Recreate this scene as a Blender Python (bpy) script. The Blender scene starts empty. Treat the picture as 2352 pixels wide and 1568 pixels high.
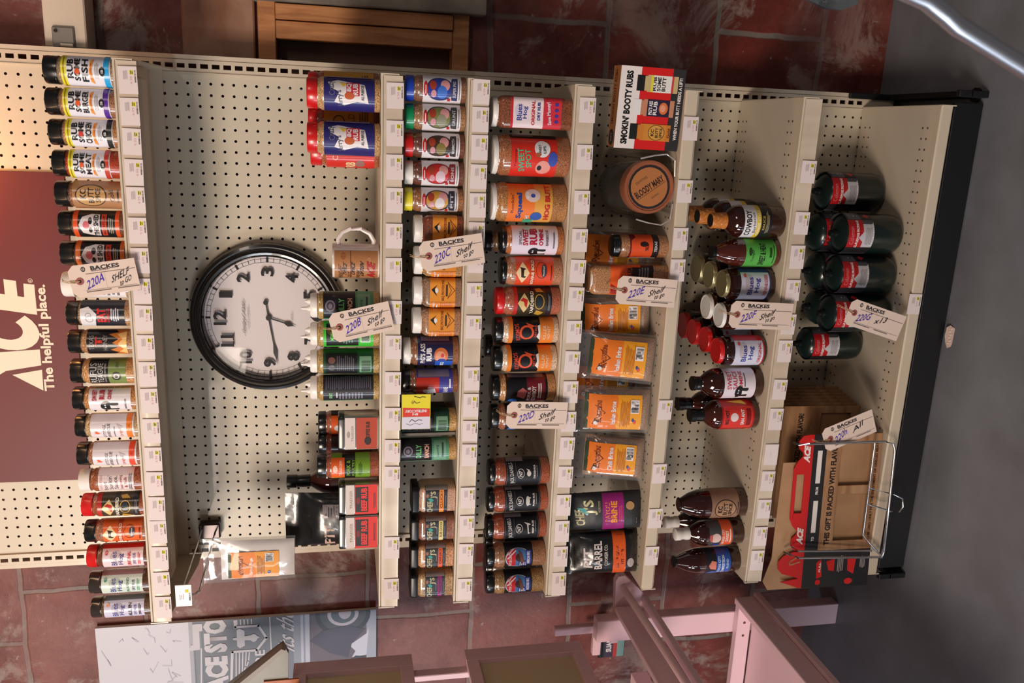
import bpy, bmesh, math, random
from mathutils import Vector, Matrix
random.seed(7)
sc = bpy.context.scene
COL = sc.collection
U = 0.0254            # everything below is written in inches
ZF = 87.0             # floor level (inches below the first upright slot)
CAM_POS = [19.5506, -83.3834, -28.2092]
CAM_ROWS = [[0.042905, -0.192888, -0.980282], [0.968858, 0.247538, -0.006303], [0.243872, -0.949484, 0.197502]]

def W(x, y, z):
    return Vector((x*U, y*U, (z+ZF)*U))

# ------------------------------------------------------------------ camera
cd = bpy.data.cameras.new('camera'); cam = bpy.data.objects.new('camera', cd); COL.objects.link(cam)
cd.sensor_width = 36; cd.lens = 1920/2352*36; cd.clip_start = 0.02
r = CAM_ROWS
rm = Matrix(((r[0][0], r[1][0], r[2][0]), (r[0][1], r[1][1], r[2][1]), (r[0][2], r[1][2], r[2][2])))
cam.matrix_world = Matrix.Translation(W(*CAM_POS)) @ rm.to_4x4()
cd.dof.use_dof = True; cd.dof.focus_distance = 74*U; cd.dof.aperture_fstop = 5.6
sc.camera = cam

# ------------------------------------------------------------------ light
vs = sc.view_settings
vs.view_transform = 'Standard'; vs.look = 'None'; vs.gamma = 1; vs.use_curve_mapping = False
vs.exposure = -0.58
wd = bpy.data.worlds.new('room_air'); sc.world = wd; wd.use_nodes = True
bgn = wd.node_tree.nodes['Background']
bgn.inputs[0].default_value = (0.86, 0.88, 0.90, 1); bgn.inputs[1].default_value = 0.12

def area(name, loc, target, sx, sy, power, col, spread=math.pi):
    l = bpy.data.lights.new(name, 'AREA'); l.shape = 'RECTANGLE'; l.size = sx; l.size_y = sy
    l.energy = power; l.color = col; l.spread = spread
    o = bpy.data.objects.new(name, l); COL.objects.link(o)
    o.location = loc
    o.rotation_euler = (Vector(target)-Vector(loc)).to_track_quat('-Z', 'Y').to_euler()
    return o
area('ceiling_light_front', (-2.3, -4.1, 2.9), (0.0, -0.2, 1.9), 1.8, 0.9, 136, (1.0, 0.84, 0.71), 2.3)
area('ceiling_light_right', (2.2, -3.0, 2.9), (0.0, -0.2, 1.2), 0.9, 0.4, 16, (1.0, 0.82, 0.70))
area('doorway_daylight', (-4.4, -6.2, 1.3), (0, 0, 1.1), 0.24, 2.5, 64, (0.84, 0.92, 1.0))
area('shopfront_daylight', (-5.0, -3.7, 1.3), (0.2, -0.3, 0.6), 0.9, 1.8, 150, (0.80, 0.88, 1.0))
def point(name, loc, power, col, rad):
    l = bpy.data.lights.new(name, 'POINT'); l.energy = power; l.color = col; l.shadow_soft_size = rad
    o = bpy.data.objects.new(name, l); COL.objects.link(o); o.location = loc
    return o
point('warm_bulb', W(14.5, -4.5, 7.8), 4.5, (1.0, 0.42, 0.13), 0.05)
area('warm_strip_light', (0.1, -0.75, 3.1), (0.0, 0.05, 2.1), 1.6, 0.15, 9, (1.0, 0.58, 0.33))

# ------------------------------------------------------------------ materials
def lin(c):
    return tuple((v/255/12.92 if v/255 <= .04045 else ((v/255+.055)/1.055)**2.4) for v in c)
MC = {}
def mat(name, col=(200, 200, 200), rough=.5, metal=0, coat=0, spec=.5, trans=0, alpha=1, emit=0):
    key = (name, tuple(col), rough, metal, coat, trans, alpha, emit)
    if key in MC: return MC[key]
    m = bpy.data.materials.new(name); m.use_nodes = True
    b = m.node_tree.nodes['Principled BSDF']
    b.inputs['Base Color'].default_value = (*lin(col), 1)
    b.inputs['Roughness'].default_value = rough; b.inputs['Metallic'].default_value = metal
    b.inputs['Coat Weight'].default_value = coat; b.inputs['Coat Roughness'].default_value = .06
    b.inputs['Specular IOR Level'].default_value = spec
    b.inputs['Transmission Weight'].default_value = trans; b.inputs['Alpha'].default_value = alpha
    MC[key] = m
    return m
def nodes(m):
    nt = m.node_tree
    return nt, nt.nodes, nt.links, nt.nodes['Principled BSDF']
def ramp(nt, pts):
    n = nt.nodes.new('ShaderNodeValToRGB'); e = n.color_ramp.elements
    while len(e) < len(pts): e.new(.5)
    for i, (p, c) in enumerate(pts):
        e[i].position = p; e[i].color = (*lin(c), 1)
    return n
def noise_mat(name, pts, scale, rough=.5, coat=0, bump=0, detail=6, metal=0, stretch=None, dist=0):
    key = (name, str(pts), scale)
    if key in MC: return MC[key]
    m = bpy.data.materials.new(name); m.use_nodes = True
    nt, N, L, b = nodes(m)
    tc = N.new('ShaderNodeTexCoord'); mp = N.new('ShaderNodeMapping')
    if stretch: mp.inputs['Scale'].default_value = stretch
    no = N.new('ShaderNodeTexNoise'); no.inputs['Scale'].default_value = scale; no.inputs['Detail'].default_value = detail
    no.inputs['Distortion'].default_value = dist
    rp = ramp(nt, pts)
    L.new(tc.outputs['Object'], mp.inputs[0]); L.new(mp.outputs[0], no.inputs['Vector'])
    L.new(no.outputs[0], rp.inputs[0]); L.new(rp.outputs[0], b.inputs['Base Color'])
    b.inputs['Roughness'].default_value = rough; b.inputs['Coat Weight'].default_value = coat; b.inputs['Metallic'].default_value = metal
    b.inputs['Coat Roughness'].default_value = .05
    if bump:
        bp_ = N.new('ShaderNodeBump'); bp_.inputs['Strength'].default_value = bump; bp_.inputs['Distance'].default_value = .002
        L.new(no.outputs[0], bp_.inputs['Height']); L.new(bp_.outputs[0], b.inputs['Normal'])
    MC[key] = m
    return m
def shade(c, k): return tuple(max(0, min(255, v*k)) for v in c)
def spice(c):
    return noise_mat('ground_spice', [(.34, shade(c, .62)), (.5, c), (.66, shade(c, 1.28))], 520, .35, 1.0, 0, 3)
SHELF_M = noise_mat('cream_painted_steel', [(.3, (196, 180, 158)), (.7, (206, 191, 170))], 3, .38, .15)
PEG_M = noise_mat('cream_pegboard', [(.3, (198, 186, 164)), (.7, (206, 194, 173))], 2.5, .42, .1)
BLACKM = mat('black_plastic', (12, 13, 14), .28, 0, .4)
KICK_M = mat('black_painted_steel', (8, 10, 14), .55)
DARKHOLE = mat('dark_hole', (30, 22, 16), .8)
CHROME = mat('chrome', (205, 205, 208), .16, 1)
CAPS = {'black': BLACKM, 'blackflat': mat('black_lid', (16, 17, 19), .35), 'white': mat('white_cap', (232, 226, 220), .35), 'red': mat('red_cap', (205, 22, 24), .3, 0, .3),
        'blue': mat('blue_cap', (28, 62, 170), .3, 0, .3), 'green': mat('green_cap', (10, 140, 84), .3, 0, .3), 'yellow': mat('yellow_cap', (232, 215, 50), .3, 0, .3),
        'smoke': mat('smoky_cap', (52, 44, 40), .2, 0, .8), 'gold': mat('gold_lid', (176, 164, 120), .3, .7), 'whiteneck': mat('white_cap', (232, 226, 220), .35),
        'orangeneck': noise_mat('orange_seal', [(.45, (190, 112, 44)), (.62, (206, 130, 62)), (.7, (235, 205, 170))], 160, .45)}

# ------------------------------------------------------------------ mesh helpers
class MB:
    """collects faces in inches, builds one mesh object"""
    def __init__(s): s.v = []; s.f = []; s.m = []; s.sm = []; s.mats = []
    def mi(s, m):
        if m not in s.mats: s.mats.append(m)
        return s.mats.index(m)
    def face(s, pts, m, smooth=False):
        i = len(s.v); s.v += [tuple(p) for p in pts]; s.f.append(list(range(i, i+len(pts)))); s.m.append(s.mi(m)); s.sm.append(smooth)
    def grid(s, rows, m, closed=False, smooth=True):
        i0 = len(s.v); n = len(rows[0]); k = s.mi(m)
        for r_ in rows: s.v += [tuple(p) for p in r_]
        for a in range(len(rows)-1):
            for b in range(n if closed else n-1):
                c = (b+1) % n
                s.f.append([i0+a*n+b, i0+a*n+c, i0+(a+1)*n+c, i0+(a+1)*n+b]); s.m.append(k); s.sm.append(smooth)
    def box(s, a, b, m, bev=0):
        (x0, y0, z0), (x1, y1, z1) = a, b
        x0, x1 = min(x0, x1), max(x0, x1); y0, y1 = min(y0, y1), max(y0, y1); z0, z1 = min(z0, z1), max(z0, z1)
        if bev:
            t = bev; out = []
            def ring(z, q):
                return [(x0+q, y0+t, z), (x0+t, y0+q, z), (x1-t, y0+q, z), (x1-q, y0+t, z), (x1-q, y1-t, z), (x1-t, y1-q, z), (x0+t, y1-q, z), (x0+q, y1-t, z)]
            R0 = [(x0+t, y0+t, z0)]*2+[(x1-t, y0+t, z0)]*2+[(x1-t, y1-t, z0)]*2+[(x0+t, y1-t, z0)]*2
            R1 = [(p[0], p[1], z1) for p in R0]
            s.grid([R0, ring(z0+t, 0), ring(z1-t, 0), R1], m, True, False)
            s.face([R0[6], R0[4], R0[2], R0[0]], m); s.face([R1[0], R1[2], R1[4], R1[6]], m)
            return
        P = [(x0, y0, z0), (x1, y0, z0), (x1, y1, z0), (x0, y1, z0), (x0, y0, z1), (x1, y0, z1), (x1, y1, z1), (x0, y1, z1)]
        for q in ((3, 2, 1, 0), (4, 5, 6, 7), (0, 1, 5, 4), (1, 2, 6, 5), (2, 3, 7, 6), (3, 0, 4, 7)):
            s.face([P[i] for i in q], m)
    def loft(s, outline, prof, m, cap0=True, cap1=True, smooth=True):
        rows = [[(x, y, z) for x, y in outline(r_)] for r_, z in prof]
        s.grid(rows, m, True, smooth)
        if cap0: s.face(rows[0][::-1], m)
        if cap1: s.face(rows[-1], m)
    def prism(s, pts, y0, y1, m):
        """outline in x,z extruded from y0 (front) to y1"""
        a = [(x, y0, z) for x, z in pts]; b = [(x, y1, z) for x, z in pts]
        s.face(a, m); s.face(b[::-1], m)
        n = len(pts)
        for i in range(n):
            j = (i+1) % n
            s.face([a[j], a[i], b[i], b[j]], m)
    def tube(s, path, rad, m, seg=10, caps=True):
        P = [Vector(p) for p in path]; rows = []
        up = Vector((0.13, .31, 1)).normalized()
        for i, p in enumerate(P):
            d = (P[min(i+1, len(P)-1)]-P[max(i-1, 0)]).normalized()
            a = d.cross(up)
            if a.length < .05: a = d.cross(Vector((1, 0, 0)))
            a.normalize(); b = d.cross(a)
            rr = rad[i] if isinstance(rad, (list, tuple)) else rad
            rows.append([tuple(p+a*math.cos(t)*rr+b*math.sin(t)*rr) for t in [k*2*math.pi/seg for k in range(seg)]])
        s.grid(rows, m, True)
        if caps: s.face(rows[0][::-1], m); s.face(rows[-1], m)
    def build(s, name, parent=None, loc=None, rz=0):
        me = bpy.data.meshes.new(name)
        me.from_pydata([(x*U, y*U, z*U) for x, y, z in s.v], [], s.f)
        for m in s.mats: me.materials.append(m)
        me.polygons.foreach_set('material_index', s.m); me.polygons.foreach_set('use_smooth', s.sm)
        me.update()
        bm = bmesh.new(); bm.from_mesh(me); bmesh.ops.remove_doubles(bm, verts=bm.verts, dist=1e-6)
        bmesh.ops.recalc_face_normals(bm, faces=bm.faces)
        for e in bm.edges:
            if len(e.link_faces) == 2 and e.calc_face_angle(0) > math.radians(38): e.smooth = False
        bm.to_mesh(me); bm.free()
        o = bpy.data.objects.new(name, me); COL.objects.link(o)
        if parent: o.parent = parent
        if loc is not None: o.location = W(*loc)
        if rz: o.rotation_euler = (0, 0, math.radians(rz))
        return o
def circ(n=32):
    cs = [(math.cos(k*2*math.pi/n-math.pi/2), math.sin(k*2*math.pi/n-math.pi/2)) for k in range(n)]
    return lambda r: [(x*r, y*r) for x, y in cs]
def ribbed(n=48, d=.025):
    cs = [(math.cos(k*2*math.pi/n), math.sin(k*2*math.pi/n), 1-(d if k % 2 else 0)) for k in range(n)]
    return lambda r: [(x*r*q, y*r*q) for x, y, q in cs]
def rrect(q=.38, n=5, ky=1.0):
    def f(r):
        c = r*q; out = []
        for cx, cy, a0 in ((r-c, r-c, 0), (-(r-c), r-c, 90), (-(r-c), -(r-c), 180), (r-c, -(r-c), 270)):
            for k in range(n+1):
                a = math.radians(a0+90*k/n); out.append((cx+c*math.cos(a), (cy+c*math.sin(a))*ky))
        return out
    return f

def thing(name, label, cat, loc, group=None, rz=0, rot=None):
    o = bpy.data.objects.new(name, None); COL.objects.link(o); o.empty_display_size = .03
    o.location = W(*loc); o.rotation_euler = rot if rot else (0, 0, math.radians(rz))
    return tag(o, label, cat, group)
def tag(o, label, cat, group=None):
    o['label'] = label; o['category'] = cat
    if group: o['group'] = group
    return o
def structure(o): o['kind'] = 'structure'; return o

# ------------------------------------------------------------------ lettering and printed decals
TXT = {}
def text_faces(s, bold):
    k = (s, bold)
    if k in TXT: return TXT[k]
    c = bpy.data.curves.new('lettering', 'FONT'); c.body = s; c.size = 1; c.resolution_u = 2; c.offset = bold; c.fill_mode = 'FRONT'
    o = bpy.data.objects.new('lettering', c)
    COL.objects.link(o)
    me = bpy.data.meshes.new_from_object(o.evaluated_get(bpy.context.evaluated_depsgraph_get()))
    V = [(v.co.x, v.co.y) for v in me.vertices]; F = [list(p.vertices) for p in me.polygons]
    bpy.data.objects.remove(o); bpy.data.curves.remove(c); bpy.data.meshes.remove(me)
    xs = [v[0] for v in V] or [0]; ys = [v[1] for v in V] or [0]
    x0, x1, y0, y1 = min(xs), max(xs), min(ys), max(ys)
    w = max(x1-x0, .01); h = max(y1-y0, .01)
    V = [((x-(x0+x1)/2)/w, (y-(y0+y1)/2)/h) for x, y in V]
    TXT[k] = (V, F)
    return TXT[k]
PM = {}
def print_mat(col, gloss):
    k = (tuple(int(v) for v in col), gloss)
    if k not in PM: PM[k] = mat('printed_paper', k[0], .42 if gloss else .6, 0, .3 if gloss else 0, .3)
    return PM[k]

def decal(name, elems, su, sv, fmap, parent, gloss=True, cut=None, eps0=.012, deps=.004, clip=None):
    """elems laid out flat (u in units su, v in units sv) then carried on to the surface by fmap(u, v, eps)"""
    bm = bmesh.new(); mats = []
    lay = bm.faces.layers.int.new('lay')
    def add(polys, col, li):
        m = col if isinstance(col, bpy.types.Material) else print_mat(col, gloss)
        if m not in mats: mats.append(m)
        mi = mats.index(m)
        V, F = polys
        bv = [bm.verts.new((x*su, y*sv, 0)) for x, y in V]
        for f in F:
            try: fc = bm.faces.new([bv[i] for i in f])
            except ValueError: continue
            fc.material_index = mi; fc[lay] = li; fc.smooth = True
    for li, e in enumerate(elems):
        k = e[0]
        if k == 'r':
            _, u0, v0, u1, v1, col = e; add(([(u0, v0), (u1, v0), (u1, v1), (u0, v1)], [[0, 1, 2, 3]]), col, li)
        elif k == 'c':
            _, u, v, ru, rv, col = e; n = 24
            add(([(u+ru*math.cos(t*2*math.pi/n), v+rv*math.sin(t*2*math.pi/n)) for t in range(n)], [list(range(n))]), col, li)
        elif k == 'g':
            _, u, v, ru, rv, q, col = e; n = 28
            a = [(u+ru*math.cos(t*2*math.pi/n), v+rv*math.sin(t*2*math.pi/n)) for t in range(n)]
            b = [(u+ru*q*math.cos(t*2*math.pi/n), v+rv*q*math.sin(t*2*math.pi/n)) for t in range(n)]
            add((a+b, [[t, (t+1) % n, n+(t+1) % n, n+t] for t in range(n)]), col, li)
        elif k == 'p':
            _, pts, col = e; add((pts, [list(range(len(pts)))]), col, li)
        elif k == 't':
            _, s, u, v, w, h, col = e[:7]
            V, F = text_faces(s, e[7] if len(e) > 7 else .018)
            rt = math.radians(e[8]) if len(e) > 8 else 0
            sh = e[9] if len(e) > 9 else 0
            cs_, sn = math.cos(rt), math.sin(rt); out = []
            for x, y in V:
                X = (x+sh*y)*w*su; Y = y*h*sv
                out.append((u+(X*cs_-Y*sn)/su, v+(X*sn+Y*cs_)/sv))
            add((out, F), col, li)
        elif k == 's':
            _, pts, wd_, col = e     # a stroked line, width in su units
            V = []; F = []
            for i in range(len(pts)-1):
                (ax, ay), (bx, by) = pts[i], pts[i+1]
                dx, dy = (bx-ax)*su, (by-ay)*sv; l = math.hypot(dx, dy) or 1
                nx, ny = -dy/l*wd_/2, dx/l*wd_/2; ex, ey = dx/l*wd_/3, dy/l*wd_/3
                j = len(V)
                V += [((ax*su-ex+nx)/su, (ay*sv-ey+ny)/sv), ((ax*su-ex-nx)/su, (ay*sv-ey-ny)/sv), ((bx*su+ex-nx)/su, (by*sv+ey-ny)/sv), ((bx*su+ex+nx)/su, (by*sv+ey+ny)/sv)]
                F.append([j, j+1, j+2, j+3])
            add((V, F), col, li)
        elif k == 'l':
            _, u0, v0, u1, v1, n, col = e  # block of small print lines
            V = []; F = []; rnd = random.Random(int(u0*100+v0*1000+n))
            for i in range(n):
                vv = v0+(v1-v0)*(i+.5)/n; hh = (v1-v0)/n*.28; j = len(V); a = rnd.uniform(0, .12)*(u1-u0); b = rnd.uniform(0, .2)*(u1-u0)
                V += [(u0+a, vv-hh), (u1-b, vv-hh), (u1-b, vv+hh), (u0+a, vv+hh)]; F.append([j, j+1, j+2, j+3])
            add((V, F), col, li)
        elif k == 'b':
            _, u0, v0, u1, v1, col = e    # bar code
            V = []; F = []; rnd = random.Random(5); n = 18
            for i in range(n):
                j = len(V); a = u0+(u1-u0)*i/n; b = a+(u1-u0)/n*rnd.choice((.3, .5, .7))
                V += [(a, v0), (b, v0), (b, v1), (a, v1)]; F.append([j, j+1, j+2, j+3])
            add((V, F), col, li)
    if clip:
        for x_, n_ in ((clip[0], -1), (clip[1], 1)):
            bmesh.ops.bisect_plane(bm, geom=bm.verts[:]+bm.edges[:]+bm.faces[:], plane_co=(x_, 0, 0), plane_no=(n_, 0, 0), dist=1e-5, clear_outer=True)
    if cut:
        cu, cv = cut if isinstance(cut, tuple) else (cut, None)
        xs = [v.co.x for v in bm.verts]; ys = [v.co.y for v in bm.verts]
        for st, lo, hi, no in ((cu, min(xs), max(xs), (1, 0, 0)), (cv, min(ys), max(ys), (0, 1, 0))):
            if not st: continue
            for k in range(math.ceil(lo/st), math.floor(hi/st)+1):
                bmesh.ops.bisect_plane(bm, geom=bm.verts[:]+bm.edges[:]+bm.faces[:], plane_co=(no[0]*k*st, no[1]*k*st, 0), plane_no=no, dist=1e-5)
    for v in bm.verts:
        li = v.link_faces[0][lay] if v.link_faces else 0
        p = fmap(v.co.x, v.co.y, eps0+li*deps)
        v.co = Vector(p)*U
    me = bpy.data.meshes.new(name); bm.to_mesh(me); bm.free()
    for m in mats: me.materials.append(m)
    o = bpy.data.objects.new(name, me); COL.objects.link(o)
    if parent: o.parent = parent
    return o
def map_cyl(R, z0):
    return lambda u, v, e: ((R+e)*math.sin(u/R), -(R+e)*math.cos(u/R), z0+v)
def map_square(R, q, z0):
    c = R*q; s_ = R-c; arc = c*math.pi/2
    def f(u, v, e):
        sg = 1 if u >= 0 else -1; a = abs(u)
        if a <= s_: return (u, -(R+e), z0+v)
        if a <= s_+arc:
            t = (a-s_)/c; return (sg*(s_+(c+e)*math.sin(t)), -(s_+(c+e)*math.cos(t)), z0+v)
        return (sg*(R+e), -s_+(a-s_-arc), z0+v)
    return f
def map_flat(y=0, z0=0): return lambda u, v, e: (u, y-e, z0+v)

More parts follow.
